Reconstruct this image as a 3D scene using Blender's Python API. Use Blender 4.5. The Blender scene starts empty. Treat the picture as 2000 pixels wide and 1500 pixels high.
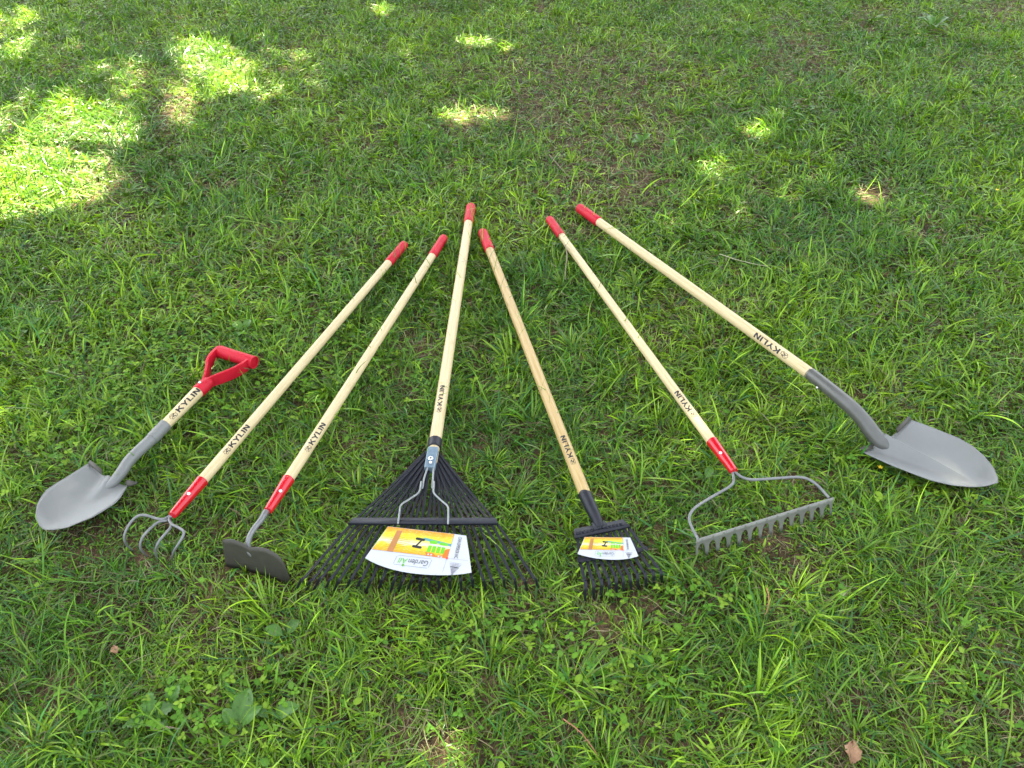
import bpy, math, random
import numpy as np
from mathutils import Vector
rng = np.random.default_rng(11)
random.seed(5)
S = bpy.context.scene
COL = S.collection
R = math.radians

# ------------------------------------------------------------------ camera, sky, sun, exposure
PITCH, CAMH, FPX = R(40), 1.5, 1511.0
cam = bpy.data.objects.new('camera', bpy.data.cameras.new('camera'))
COL.objects.link(cam)
cam.location = (0, 0, CAMH)
cam.rotation_euler = (math.pi / 2 - PITCH, 0, 0)
cam.data.sensor_width = 36
cam.data.lens = 36 * FPX / 2000
cam.data.clip_start = .05
cam.data.clip_end = 500
S.camera = cam

SUN_EL, SUN_AZ = R(58), R(112)          # azimuth counter-clockwise from +X: far side, a little to the left
SUN_TO = np.array([math.cos(SUN_EL) * math.cos(SUN_AZ), math.cos(SUN_EL) * math.sin(SUN_AZ), math.sin(SUN_EL)])
world = bpy.data.worlds.new('World')
S.world = world
world.use_nodes = True
wn = world.node_tree
bg = wn.nodes['Background']
sky = wn.nodes.new('ShaderNodeTexSky')
sky.sky_type = 'NISHITA'
sky.sun_disc = False
sky.sun_elevation = SUN_EL
sky.sun_rotation = math.pi / 2 - SUN_AZ
sky.dust_density = 2.5
sky.air_density = 1.0
hs = wn.nodes.new('ShaderNodeHueSaturation')
hs.inputs['Saturation'].default_value = .4
wn.links.new(sky.outputs[0], hs.inputs['Color'])
wn.links.new(hs.outputs[0], bg.inputs[0])
bg.inputs[1].default_value = .07
sun = bpy.data.objects.new('sun', bpy.data.lights.new('sun', 'SUN'))
COL.objects.link(sun)
sun.data.energy = 5
sun.data.angle = R(.5)
sun.data.color = (1, .92, .66)
sun.rotation_euler = Vector(-SUN_TO).to_track_quat('-Z', 'Y').to_euler()
S.view_settings.view_transform = 'Standard'
S.view_settings.look = 'None'
S.view_settings.gamma = 1
S.view_settings.exposure = 3.42
S.cycles.max_bounces = 6
S.cycles.diffuse_bounces = 2
S.cycles.glossy_bounces = 2
S.cycles.transmission_bounces = 3
S.cycles.caustics_reflective = False
S.cycles.caustics_refractive = False

# ------------------------------------------------------------------ geometry helpers
CP, SP = math.cos(PITCH), math.sin(PITCH)

def ray(px, py):
    x, y = (px - 1000) / FPX, (750 - py) / FPX
    return np.array([x, CP + y * SP, -SP + y * CP])

def at(px, py, z):
    """point at height z that the photograph shows at (px, py)"""
    d = ray(px, py)
    return np.array([0, 0, CAMH]) + d * ((z - CAMH) / d[2])

def onplane(px, py, p0, n):
    d = ray(px, py)
    o = np.array([0, 0, CAMH])
    return o + d * (np.dot(p0 - o, n) / np.dot(d, n))

def project(P):
    Q = P - np.array([0, 0, CAMH])
    dep = Q[..., 1] * CP - Q[..., 2] * SP
    up = Q[..., 1] * SP + Q[..., 2] * CP
    return 1000 + FPX * Q[..., 0] / dep, 750 - FPX * up / dep, dep

def unit(v):
    return v / (np.linalg.norm(v) + 1e-12)

def resample(pts, n):
    pts = np.array(pts, float)
    d = np.r_[0, np.cumsum(np.linalg.norm(np.diff(pts, axis=0), axis=1))]
    t = np.linspace(0, d[-1], n)
    return np.stack([np.interp(t, d, pts[:, k]) for k in range(pts.shape[1])], 1)

def smooth(pts, n=40):
    """Catmull-Rom through the points"""
    P = np.array(pts, float)
    P = np.vstack([2 * P[0] - P[1], P, 2 * P[-1] - P[-2]])
    out = []
    m = len(P) - 3
    k = max(2, n // m)
    for i in range(m):
        a, b, c, d = P[i:i + 4]
        for t in np.linspace(0, 1, k, endpoint=False):
            out.append(.5 * (2 * b + (c - a) * t + (2 * a - 5 * b + 4 * c - d) * t * t + (3 * b - a - 3 * c + d) * t ** 3))
    out.append(P[-2])
    return np.array(out)

class MB:
    def __init__(self):
        self.v, self.f, self.m, self.uv = [], [], [], []

    def add(self, v, f, m=0, uv=None):
        b = len(self.v)
        v = np.asarray(v, float)
        self.v += [tuple(p) for p in v]
        self.f += [tuple(b + i for i in q) for q in f]
        self.m += [m] * len(f)
        self.uv += [tuple(u) for u in uv] if uv is not None else [(0., 0.)] * len(v)
        return self

    def tube(self, pts, rad, seg=16, m=0, cap=True, up=(0, 0, 1), flat=1.0):
        pts = np.array(pts, float)
        n = len(pts)
        rad = np.broadcast_to(np.array(rad, float), (n,)) if np.ndim(rad) == 0 else np.interp(np.linspace(0, 1, n), np.linspace(0, 1, len(rad)), rad)
        tan = np.gradient(pts, axis=0)
        tan = np.array([unit(t) for t in tan])
        w = unit(np.array(up, float) - tan[0] * np.dot(up, tan[0]))
        V, UV = [], []
        L = np.r_[0, np.cumsum(np.linalg.norm(np.diff(pts, axis=0), axis=1))]
        for i in range(n):
            w = unit(w - tan[i] * np.dot(w, tan[i]))
            s = np.cross(w, tan[i])
            for k in range(seg + 1):
                a = math.pi + 2 * math.pi * k / seg
                V.append(pts[i] + rad[i] * (math.cos(a) * w * flat + math.sin(a) * s))
                UV.append((L[i], k / seg))
        F = []
        W = seg + 1
        for i in range(n - 1):
            for k in range(seg):
                F.append((i * W + k, i * W + k + 1, (i + 1) * W + k + 1, (i + 1) * W + k))
        if cap:
            V.append(pts[0]); UV.append((0, 0)); a = len(V) - 1
            V.append(pts[-1]); UV.append((L[-1], 0)); b = len(V) - 1
            for k in range(seg):
                F.append((a, k + 1, k))
                F.append((b, (n - 1) * W + k, (n - 1) * W + k + 1))
        return self.add(V, F, m, UV)

    def strip(self, pts, width, thick, side, m=0, taper=None):
        """flat bar along pts; side = lateral direction"""
        pts = np.array(pts, float)
        n = len(pts)
        tan = np.array([unit(t) for t in np.gradient(pts, axis=0)])
        V = []
        for i in range(n):
            s = unit(np.array(side) - tan[i] * np.dot(side, tan[i]))
            u = np.cross(s, tan[i])
            k = 1 if taper is None else np.interp(i / (n - 1), np.linspace(0, 1, len(taper)), taper)
            for a, b in ((-1, -1), (1, -1), (1, 1), (-1, 1)):
                V.append(pts[i] + s * a * width / 2 * k + u * b * thick / 2)
        F = [(0, 1, 2, 3), (4 * n - 1, 4 * n - 2, 4 * n - 3, 4 * n - 4)]
        for i in range(n - 1):
            for k in range(4):
                F.append((4 * i + k, 4 * i + 4 + k, 4 * i + 4 + (k + 1) % 4, 4 * i + (k + 1) % 4))
        return self.add(V, F, m)

    def box(self, c, ax, m=0, chamfer=.12):
        """box with centre c and three half-axis vectors, chamfered along the first"""
        a, b, d = [np.array(q, float) for q in ax]
        cs = [(-1, -1 + chamfer), (-1 + chamfer, -1), (1 - chamfer, -1), (1, -1 + chamfer), (1, 1 - chamfer), (1 - chamfer, 1), (-1 + chamfer, 1), (-1, 1 - chamfer)]
        V = [c + sgn * a + p * b + q * d for sgn in (-1, 1) for p, q in cs]
        F = [tuple(range(7, -1, -1)), tuple(range(8, 16))] + [(k, (k + 1) % 8, 8 + (k + 1) % 8, 8 + k) for k in range(8)]
        return self.add(V, F, m)

    def rivet(self, c, n, r=.0042, m=0, h=.0025):
        n = unit(np.array(n, float))
        s = unit(np.cross(n, [.3, .9, .1])); t = np.cross(n, s)
        V, F = [], []
        for j, (rr, hh) in enumerate(((1, -.6), (1, .15), (.8, .7), (.45, 1))):
            for k in range(14):
                a = 2 * math.pi * k / 14
                V.append(c + r * rr * (math.cos(a) * s + math.sin(a) * t) + n * h * hh)
        for j in range(3):
            for k in range(14):
                F.append((j * 14 + k, j * 14 + (k + 1) % 14, (j + 1) * 14 + (k + 1) % 14, (j + 1) * 14 + k))
        F.append(tuple(42 + k for k in range(14)))
        return self.add(V, F, m)

    def build(self, name, mats, parent=None, angle=35, solid=None):
        me = bpy.data.meshes.new(name)
        o = bpy.data.objects.new(name, me)
        COL.objects.link(o)
        off = np.array(parent_world(parent)) if parent else np.zeros(3)
        v = np.array(self.v) - off
        me.from_pydata([tuple(p) for p in v], [], self.f)
        for mt in (mats if isinstance(mats, (list, tuple)) else [mats]):
            me.materials.append(mt)
        me.polygons.foreach_set('material_index', self.m)
        uvl = me.uv_layers.new(name='UVMap')
        li = np.empty(len(me.loops), int)
        me.loops.foreach_get('vertex_index', li)
        uvl.data.foreach_set('uv', np.array(self.uv)[li].ravel())
        me.shade_smooth()
        me.set_sharp_from_angle(angle=R(angle))
        if parent:
            o.parent = parent
        if solid:
            md = o.modifiers.new('thickness', 'SOLIDIFY')
            md.thickness = solid
            md.offset = -1
        me.update()
        return o

def parent_world(p):
    v = np.array(p.location)
    while p.parent:
        p = p.parent
        v = v + np.array(p.location)
    return v

def thing(name, loc, label, cat, group=None):
    o = bpy.data.objects.new(name, None)
    COL.objects.link(o)
    o.location = tuple(loc)
    o['label'] = label
    o['category'] = cat
    if group:
        o['group'] = group
    return o

def tag(o, label, cat, group=None):
    o['label'] = label
    o['category'] = cat
    if group:
        o['group'] = group
    return o

# ------------------------------------------------------------------ materials
def mat(name, col, rough=.5, metal=0., spec=.5, coat=0.):
    m = bpy.data.materials.new(name)
    m.use_nodes = True
    b = m.node_tree.nodes['Principled BSDF']
    b.inputs['Base Color'].default_value = (*col, 1)
    b.inputs['Roughness'].default_value = rough
    b.inputs['Metallic'].default_value = metal
    b.inputs['Specular IOR Level'].default_value = spec
    b.inputs['Coat Weight'].default_value = coat
    b.inputs['Coat Roughness'].default_value = .15
    return m

def N(m, t, **kw):
    n = m.node_tree.nodes.new(t)
    for k, v in kw.items():
        if k in n.inputs:
            n.inputs[k].default_value = v
        else:
            setattr(n, k, v)
    return n

def L(m, a, b):
    m.node_tree.links.new(a, b)

def ramp(m, fac, stops):
    r = N(m, 'ShaderNodeValToRGB')
    e = r.color_ramp.elements
    while len(e) < len(stops):
        e.new(.5)
    for i, (p, c) in enumerate(stops):
        e[i].position = p
        e[i].color = (*c, 1)
    L(m, fac, r.inputs[0])
    return r.outputs[0]

def worn(name, col, col2, rough=(.35, .5), scale=40, metal=0., spec=.5, coat=0., bump=.02, bscale=300):
    m = mat(name, col, rough[0], metal, spec, coat)
    b = m.node_tree.nodes['Principled BSDF']
    tc = N(m, 'ShaderNodeTexCoord')
    n = N(m, 'ShaderNodeTexNoise', Scale=scale, Detail=6., Roughness=.6)
    L(m, tc.outputs['Object'], n.inputs['Vector'])
    L(m, ramp(m, n.outputs[0], [(.35, col), (.7, col2)]), b.inputs['Base Color'])
    mr = N(m, 'ShaderNodeMapRange')
    mr.inputs['To Min'].default_value, mr.inputs['To Max'].default_value = rough
    L(m, n.outputs[0], mr.inputs[0])
    L(m, mr.outputs[0], b.inputs['Roughness'])
    n2 = N(m, 'ShaderNodeTexNoise', Scale=bscale, Detail=3.)
    L(m, tc.outputs['Object'], n2.inputs['Vector'])
    bp = N(m, 'ShaderNodeBump', Strength=bump * 5, Distance=.001)
    L(m, n2.outputs[0], bp.inputs['Height'])
    L(m, bp.outputs[0], b.inputs['Normal'])
    return m

def wood(name, stops, contrast):
    m = mat(name, stops[0][1], .42, 0, .4)
    b = m.node_tree.nodes['Principled BSDF']
    uv = N(m, 'ShaderNodeUVMap')
    mp = N(m, 'ShaderNodeMapping')
    mp.inputs['Scale'].default_value = (2.2, 9, 1)
    L(m, uv.outputs[0], mp.inputs[0])
    n = N(m, 'ShaderNodeTexNoise', Scale=3., Detail=5., Roughness=.65, Distortion=.6)
    L(m, mp.outputs[0], n.inputs['Vector'])
    mp2 = N(m, 'ShaderNodeMapping')
    mp2.inputs['Scale'].default_value = (14, 120, 1)
    L(m, uv.outputs[0], mp2.inputs[0])
    n2 = N(m, 'ShaderNodeTexNoise', Scale=1., Detail=4.)
    L(m, mp2.outputs[0], n2.inputs['Vector'])
    mx = N(m, 'ShaderNodeMix', data_type='FLOAT', Factor=contrast)
    L(m, n.outputs[0], mx.inputs['A'])
    L(m, n2.outputs[0], mx.inputs['B'])
    L(m, ramp(m, mx.outputs['Result'], stops), b.inputs['Base Color'])
    bp = N(m, 'ShaderNodeBump', Strength=.12, Distance=.001)
    L(m, n2.outputs[0], bp.inputs['Height'])
    L(m, bp.outputs[0], b.inputs['Normal'])
    return m

M = {}
M['ash'] = wood('pale_ash', [(.28, (.36, .22, .085)), (.38, (.54, .40, .19)), (.5, (.63, .50, .27)), (.66, (.70, .585, .345))], .5)
M['oak'] = wood('brown_ash', [(.3, (.31, .19, .06)), (.46, (.47, .32, .125)), (.62, (.58, .43, .19))], .5)
M['ink'] = mat('black_ink', (.012, .012, .015), .55)
M['grip'] = worn('red_vinyl_grip', (.47, .004, .018), (.57, .008, .026), (.5, .62), 25, spec=.35, bump=.06, bscale=700)
M['redpaint'] = worn('red_gloss_paint', (.50, .003, .012), (.58, .006, .018), (.2, .3), 30, spec=.5, coat=.5, bump=.01)
M['steel'] = worn('grey_painted_steel', (.195, .20, .185), (.215, .22, .205), (.44, .5), 8, metal=.15, spec=.4, bump=.03)
M['darksteel'] = worn('dark_painted_steel', (.062, .058, .044), (.08, .075, .058), (.45, .55), 30, metal=.3, spec=.45, bump=.03)
M['necksteel'] = worn('socket_steel_dark_reflection', (.115, .115, .10), (.14, .14, .125), (.34, .44), 20, metal=.35, bump=.02)  # long shovel's socket: dark ground reflection put into the steel colour
M['barsteel'] = worn('grey_green_painted_steel', (.19, .19, .16), (.24, .24, .205), (.38, .5), 30, metal=.3, spec=.45, bump=.03)
M['wire'] = worn('grey_painted_rod', (.17, .175, .17), (.24, .24, .23), (.34, .5), 60, metal=.35, bump=.03)
M['zinc'] = worn('bright_zinc', (.26, .28, .27), (.34, .36, .34), (.38, .5), 80, metal=.5, bump=.02)
M['bracket'] = worn('blue_zinc_bracket', (.16, .23, .28), (.22, .29, .33), (.42, .52), 60, metal=.3, bump=.03)
M['rivet'] = mat('rivet', (.75, .75, .74), .22, .9)
M['black'] = worn('black_enamel', (.008, .009, .014), (.013, .014, .02), (.42, .52), 60, spec=.4, bump=.03)
M['cardw'] = mat('white_card', (.50, .515, .53), .6, 0, .3)
M['line'] = mat('thin_grey_print', (.22, .22, .24), .5)
M['greentext'] = mat('green_print', (.13, .48, .02), .45)
M['greytext'] = mat('grey_print', (.10, .11, .11), .6)
M['redstar'] = mat('red_print', (.75, .02, .02), .45)
M['brownprint'] = mat('brown_print', (.42, .17, .06), .45)
M['teal'] = mat('teal_print', (.10, .30, .30), .45)
M['orange'] = mat('orange_print', (.62, .16, .02), .45)
M['smallprint'] = mat('small_brown_print', (.38, .22, .03), .5)

def print_mat():
    m = mat('yellow_orange_print', (.8, .6, .02), .6, 0, .3)
    b = m.node_tree.nodes['Principled BSDF']
    uv = N(m, 'ShaderNodeUVMap')
    sp = N(m, 'ShaderNodeSeparateXYZ')
    L(m, uv.outputs[0], sp.inputs[0])
    n = N(m, 'ShaderNodeTexNoise', Scale=9., Detail=5., Roughness=.7)
    mp = N(m, 'ShaderNodeMapping')
    mp.inputs['Scale'].default_value = (1, 2.4, 1)
    L(m, uv.outputs[0], mp.inputs[0]); L(m, mp.outputs[0], n.inputs['Vector'])
    # bands down the card: orange top, yellow-green, yellow, white splashes, orange
    ad = N(m, 'ShaderNodeMath', operation='MULTIPLY_ADD')
    ad.inputs[1].default_value = .55
    L(m, n.outputs[0], ad.inputs[0]); L(m, sp.outputs[1], ad.inputs[2])
    sb = N(m, 'ShaderNodeMath', operation='SUBTRACT')
    sb.inputs[1].default_value = .27
    L(m, ad.outputs[0], sb.inputs[0])
    c = ramp(m, sb.outputs[0], [(0, (0.56, 0.23, 0.02)), (.16, (0.62, 0.36, 0.02)), (.26, (0.55, 0.53, 0.02)), (.40, (0.62, 0.59, 0.02)), (.50, (0.66, 0.59, 0.23)), (.58, (0.69, 0.66, 0.48)), (.68, (0.66, 0.55, 0.02)), (.86, (0.66, 0.39, 0.01)), (1, (0.59, 0.27, 0.01))])
    n3 = N(m, 'ShaderNodeTexNoise', Scale=26., Detail=3.)
    L(m, mp.outputs[0], n3.inputs['Vector'])
    k = ramp(m, n3.outputs[0], [(.6, (0, 0, 0)), (.66, (1, 1, 1))])
    mx = N(m, 'ShaderNodeMix', data_type='RGBA')
    L(m, k, mx.inputs['Factor']); L(m, c, mx.inputs['A'])
    mx.inputs['B'].default_value = (.60, .56, .38, 1)
    L(m, mx.outputs['Result'], b.inputs['Base Color'])
    return m
M['print'] = print_mat()

def leafy(name, transl=.3, rough=.42, spec=.5, attr=True, col=(.1, .2, .02)):
    m = mat(name, col, rough, 0, spec)
    nt = m.node_tree
    b = nt.nodes['Principled BSDF']
    out = nt.nodes['Material Output']
    tr = N(m, 'ShaderNodeBsdfTranslucent')
    mx = N(m, 'ShaderNodeMixShader')
    mx.inputs[0].default_value = transl
    if attr:
        a = N(m, 'ShaderNodeAttribute', attribute_name='tint')
        L(m, a.outputs['Color'], b.inputs['Base Color'])
        g = N(m, 'ShaderNodeMix', data_type='RGBA', blend_type='MULTIPLY', Factor=1.)
        L(m, a.outputs['Color'], g.inputs['A'])
        g.inputs['B'].default_value = (1.6, 1.55, .6, 1)
        L(m, g.outputs['Result'], tr.inputs[0])
    else:
        tr.inputs[0].default_value = (col[0] * 1.5, col[1] * 1.4, col[2] * .7, 1)
    L(m, b.outputs[0], mx.inputs[1]); L(m, tr.outputs[0], mx.inputs[2])
    L(m, mx.outputs[0], out.inputs[0])
    return m
M['grass'] = leafy('living_grass', .24, .36, .38)
M['dry'] = leafy('dry_grass', .15, .6, .3)
M['clover'] = leafy('clover_leaf', .3, .55, .25)
M['treeleaf'] = leafy('tree_leaf', .12, .5, .4, False, (.05, .10, .02))
M['weed'] = leafy('broad_leaf', .25, .4, .5)
M['bark'] = worn('tree_bark', (.10, .075, .05), (.18, .14, .10), (.8, .95), 6, bump=.3, bscale=30)
M['twig'] = worn('twig_bark', (.20, .14, .09), (.34, .27, .19), (.7, .85), 120, bump=.2, bscale=500)
M['redtwig'] = worn('red_twig_bark', (.30, .10, .05), (.40, .17, .09), (.6, .8), 120, bump=.2, bscale=500)
M['deadleaf'] = worn('dead_leaf', (.26, .13, .06), (.40, .24, .13), (.6, .8), 60, bump=.1)
M['paleleaf'] = worn('pale_dead_leaf', (.42, .38, .22), (.52, .48, .32), (.6, .8), 60, bump=.1)
M['petal'] = mat('yellow_petal', (.85, .62, .02), .5)

# ------------------------------------------------------------------ lettering on handles
def letters():
    """stroke polygons for K Y L I N, reading +x, height 1; returns list of quads"""
    T = .19
    q = []
    def bar(a, b, t=T):
        a, b = np.array(a, float), np.array(b, float)
        d = unit(b - a); n = np.array([-d[1], d[0]]) * t / 2
        q.append((a - n, b - n, b + n, a + n))
    x = 0
    bar((x + .1, 0), (x + .1, 1)); bar((x + .16, .42), (x + .66, 1), .17); bar((x + .28, .58), (x + .72, 0), .18); x += .82
    bar((x + .38, 0), (x + .38, .46)); bar((x + .38, .42), (x + .06, 1), .18); bar((x + .38, .42), (x + .70, 1), .18); x += .86
    bar((x + .1, 0), (x + .1, 1)); bar((x + .1, .08), (x + .58, .08), .16); x += .68
    bar((x + .1, 0), (x + .1, 1)); x += .32
    bar((x + .1, 0), (x + .1, 1)); bar((x + .14, .93), (x + .60, .07), .19); bar((x + .64, 0), (x + .64, 1)); x += .76
    return q, x

def emblem():
    """a small curled beast mark in a unit box"""
    q = []
    def path(pts, t):
        p = smooth(pts, 16)
        for a, b in zip(p[:-1], p[1:]):
            d = unit(b - a); n = np.array([-d[1], d[0]]) * t / 2; e = d * t * .15
            q.append((a - n - e, b - n + e, b + n + e, a + n - e))
    path([(.55, .85), (.75, .72), (.50, .58), (.38, .42), (.60, .30), (.72, .18)], .13)
    path([(.12, .95), (.30, 1.05), (.52, .98), (.62, .88)], .05)
    path([(.05, .75), (.2, .82), (.3, .72), (.42, .78)], .06)
    path([(.20, .05), (.18, .25), (.32, .40)], .07)
    path([(.20, .05), (.40, .0), (.48, .12)], .05)
    path([(.85, .05), (.95, .3), (.88, .55), (.98, .75)], .05)
    path([(.60, .02), (.80, .0), (.85, .05)], .07)
    path([(.08, .35), (.02, .5), (.12, .58)], .05)
    return q

def stamp(mb, P0, P1, r0, r1, sa, sb, offset, h, m=1, er=0):
    """wrap the mark between distances sa..sb along P0->P1; offset -1..1 across the visible face"""
    u = unit(P1 - P0)
    w = unit(np.array([0, 0, 1.]) - u * u[2])
    l = np.cross(w, u)
    Ltot = np.linalg.norm(P1 - P0)
    mid = P0 + u * (sa + sb) / 2
    to = np.array([0, 0, CAMH]) - mid
    phi0 = math.atan2(np.dot(to, l), np.dot(to, w)) + math.asin(offset)
    q, W = letters()
    em = emblem()
    total = W + 1.12
    sx = (sb - sa) / total
    for quads, x0, yo, sc in ((em, 0, -.05, .95), (q, 1.12, 0, 1)):
        for a, b, c, d in quads:
            nu, nv = 6, 3
            V, F = [], []
            for i in range(nu + 1):
                for j in range(nv + 1):
                    p = (a + (b - a) * i / nu) * (1 - j / nv) + (d + (c - d) * i / nu) * (j / nv)
                    s = sa + (x0 + p[0] * sc) * sx
                    rr = r0 + (r1 - r0) * s / Ltot
                    ph = phi0 + ((p[1] * sc + yo) - .5) * h / rr
                    V.append(P0 + u * s + (rr + .00045) * (math.cos(ph) * w + math.sin(ph) * l))
            for i in range(nu):
                for j in range(nv):
                    k = i * (nv + 1) + j
                    F.append((k, k + nv + 1, k + nv + 2, k + 1))
            mb.add(V, F, m)

TOOLS = []      # meshes that press the grass down
def press(o):
    TOOLS.append(o)
    return o

def long_handle(root, head, grip, r, woodm, mark, off, grip_len=.15, h=None, r1=None, sag=0.0):
    """wooden shaft from head (3D) to grip end, with a marked lettering and red vinyl grip"""
    r1 = r1 or r
    u = unit(grip - head)
    Lh = np.linalg.norm(grip - head)
    end = grip - u * grip_len
    w = unit(np.array([0, 0, 1.]) - u * u[2])
    mb = MB()
    n = 40
    pts = [head + (end - head) * t for t in np.linspace(0, 1.01, n)]
    rr = [r + (r1 - r) * t for t in np.linspace(0, 1, n)]
    mb.tube(pts, rr, 28)
    sa, sb = [np.dot(p - head, u) for p in mark]
    stamp(mb, head, end, r, r1, sa, sb, off, h or r * 1.02)
    press(mb.build('wooden_shaft', [M[woodm], M['ink']], root, 40))
    g = MB()
    T = [0, .004, .01, .5, .86, .93, .965, .985, .996, 1.0]
    K = [1.08, 1.16, 1.18, 1.17, 1.18, 1.15, 1.02, .8, .5, .12]
    gp = smooth([end + (grip - end) * t for t in T], 30)
    tt = [np.dot(p - end, u) / grip_len for p in gp]
    g.tube(gp, 1, 24)
    # radius profile along the grip
    v = np.array(g.v)
    W = 25
    for i in range(len(gp)):
        k = np.interp(tt[i], T, K) * r1
        for j in range(W):
            v[i * W + j] = gp[i] + (v[i * W + j] - gp[i]) * k
    g.v = [tuple(p) for p in v]
    press(g.build('red_grip', M['grip'], root, 50))
    return u, w

def collar(root, a, b, ra, rb, name='socket', m='redpaint', rivet=True, side=None):
    """metal socket from the wood (b) down to the head (a)"""
    mb = MB()
    u = unit(b - a)
    mb.tube([a, a + u * .003, a + u * .006] + [a + (b - a) * t for t in np.linspace(.12, .97, 10)] + [b - u * .001, b], [ra * .92] + list(np.interp(np.linspace(0, 1, 14), [0, .05, 1], [ra, ra * 1.02, rb])) + [rb * .96], 26)
    press(o := mb.build(name, M[m], root, 40))
    if rivet:
        mid = a + (b - a) * .52
        to = unit(np.array([0, 0, CAMH]) - mid)
        n = unit(to - u * np.dot(to, u))
        if side is not None:
            n = unit(n + side)
        rv = MB()
        rm = ra + (rb - ra) * .52
        rv.rivet(mid + n * rm, n, .0045)
        ro = rv.build('rivet', M['rivet'], o)
    return o

# ------------------------------------------------------------------ 1. short shovel with the red D handle
rt = thing('digging_shovel', at(322, 832, 0), 'short round point shovel with red D-shaped handle, lying far left on the grass', 'shovel')
h0, h1 = at(326, 827, .062), at(388, 764, .058)
mb = MB()
mb.tube([h0 + (h1 - h0) * t for t in np.linspace(-.05, 1.06, 20)], [.0148, .0178], 28)
stamp(mb, h0, h1, .0149, .0177, .008, np.linalg.norm(h1 - h0) - .006, .22, .0145)
press(mb.build('wooden_shaft', [M['ash'], M['ink']], rt, 40))
# D handle: socket, fork straps, hand bar
dg = MB()
u = unit(at(461, 697, .055) - h1)
w = unit(np.array([0, 0, 1.]) - u * u[2]); lft = np.cross(w, u)
j = h1 + u * .040
dg.tube([h1 - u * .004, h1 - u * .002, h1 + u * .01, h1 + u * .03, h1 + u * .045, h1 + u * .052], [.0192, .0200, .0200, .0195, .018, .012], 24, flat=.95)
L1 = smooth([at(398, 751, .056), at(403, 738, .057), at(406, 724, .057), at(407, 712, .057), at(414, 700, .057), at(424, 689, .056), at(430, 682, .055)], 30)
L2 = smooth([at(404, 752, .056), at(414, 745, .057), at(432, 738, .057), at(452, 730, .057), at(470, 721, .057), at(484, 711, .056), at(493, 700, .055)], 30)
for P in (L1, L2):
    dg.strip(P[:-2], .036, .0080, (0, 0, 1), taper=[.85, .9, 1, 1, 1, 1, .9])
    for sg in (-1, 1):   # rolled rims of the straps
        dg.tube(P[:-3] + np.array([0, 0, 1]) * (sg * .0155 * np.interp(np.linspace(0, 1, len(P) - 3), [0, .2, .8, 1], [.85, 1, 1, .82]))[:, None], [.0032, .0038, .0038, .0025], 10)
ga, gb = at(430, 687, .056), at(493, 707, .056)
gu = unit(gb - ga)
dg.tube([ga - gu * .006, ga - gu * .004, ga, ga + (gb - ga) * .5, gb, gb + gu * .004], [.014, .0190, .0195, .0190, .0195, .0185], 28)
# flared hollow end ring
ring = [gb + gu * .006 + .0180 * (math.cos(a) * np.array([0, 0, 1.]) + math.sin(a) * np.cross(gu, [0, 0, 1.])) for a in np.linspace(0, 2 * math.pi, 25)]
dg.tube(ring, .0024, 8, cap=False)
dh = press(dg.build('grip_handle', M['grip'], rt, 40))
rv = MB(); rn = unit(w + lft * .15)
rv.rivet(h1 + u * .016 + rn * .0198, rn, .0042)
rv.build('rivet', M['rivet'], dh)

def blade_surface(left, right, dish, n=26, m=18, ridge=None, flute=None):
    """left/right edge polylines in 3D from shoulder to tip; returns verts, faces of the dished pan"""
    A, B = resample(left, n), resample(right, n)
    V, F = [], []
    for i in range(n):
        s = i / (n - 1)
        for k in range(m + 1):
            t = k / m
            p = A[i] * (1 - t) + B[i] * t
            wd = np.linalg.norm(A[i] - B[i])
            d = dish * min(1, wd / .12) * (1 - (2 * t - 1) ** 2)
            z = -d
            if ridge:
                c, wid, hh, s1 = ridge
                fade = max(0, 1 - s / s1) ** .75
                ww = wid * (.3 + .7 * fade)
                z += hh * fade * math.exp(-((t - c) / ww) ** 2)
            V.append(p + np.array([0, 0, z]))
    for i in range(n - 1):
        for k in range(m):
            a = i * (m + 1) + k
            F.append((a, a + 1, a + m + 2, a + m + 1))
    return V, F

zb = .052
lefte = [at(x, y, z) for x, y, z in ((171, 906, .060), (137, 928, .058), (109, 945, .056), (91, 957, .055), (80, 971, .054), (72, 986, .054), (69.4, 1001, .054), (71, 1014, .054), (76, 1026, .054), (84, 1033.5, .054))]
righte = [at(x, y, z) for x, y, z in ((249, 950, .050), (243, 960, .050), (237, 971, .050), (225, 984, .051), (203, 998, .052), (181, 1011, .053), (153, 1022, .053), (131, 1031, .053), (109, 1035, .054), (91, 1035.3, .054), (84, 1033.5, .054))]
V, F = blade_surface(lefte, righte, .016, ridge=(.57, .13, .018, .32))
bl = MB().add(V, F)
press(bd := bl.build('blade', M['steel'], rt, 50, solid=.0018))
# foot steps (rolled shoulder flanges)
fs = MB()
fl = [at(171, 906, .0600), at(185, 916.5, .0585), at(199, 927, .0565)]
fl2 = [at(175.5, 898, .0640), at(188, 907, .063), at(200, 917, .061)]
fs.add(fl + fl2, [(0, 1, 4, 3), (1, 2, 5, 4)])
fs.build('foot_step', M['darksteel'], bd, 60, solid=.002)
fs = MB()
fs.add([at(243, 944, .050), at(249, 950.5, .050), at(267, 946, .050), at(268, 941, .057), at(247, 937, .057)], [(0, 1, 2, 3, 4)])
fs.build('foot_step', M['darksteel'], bd, 60, solid=.002)
nk = MB()
nk.tube(smooth([at(324, 829, .0615), at(320, 833, .061), at(297, 857, .060), at(296, 858, .060), at(256, 896, .060), at(236, 924, .058), at(222, 941, .052), at(206, 957, .038)], 60), [.0170, .0172, .0172, .0158, .0152, .0145, .0138, .012, .006], 26)
press(nk.build('socket', M['steel'], rt, 30))

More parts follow.
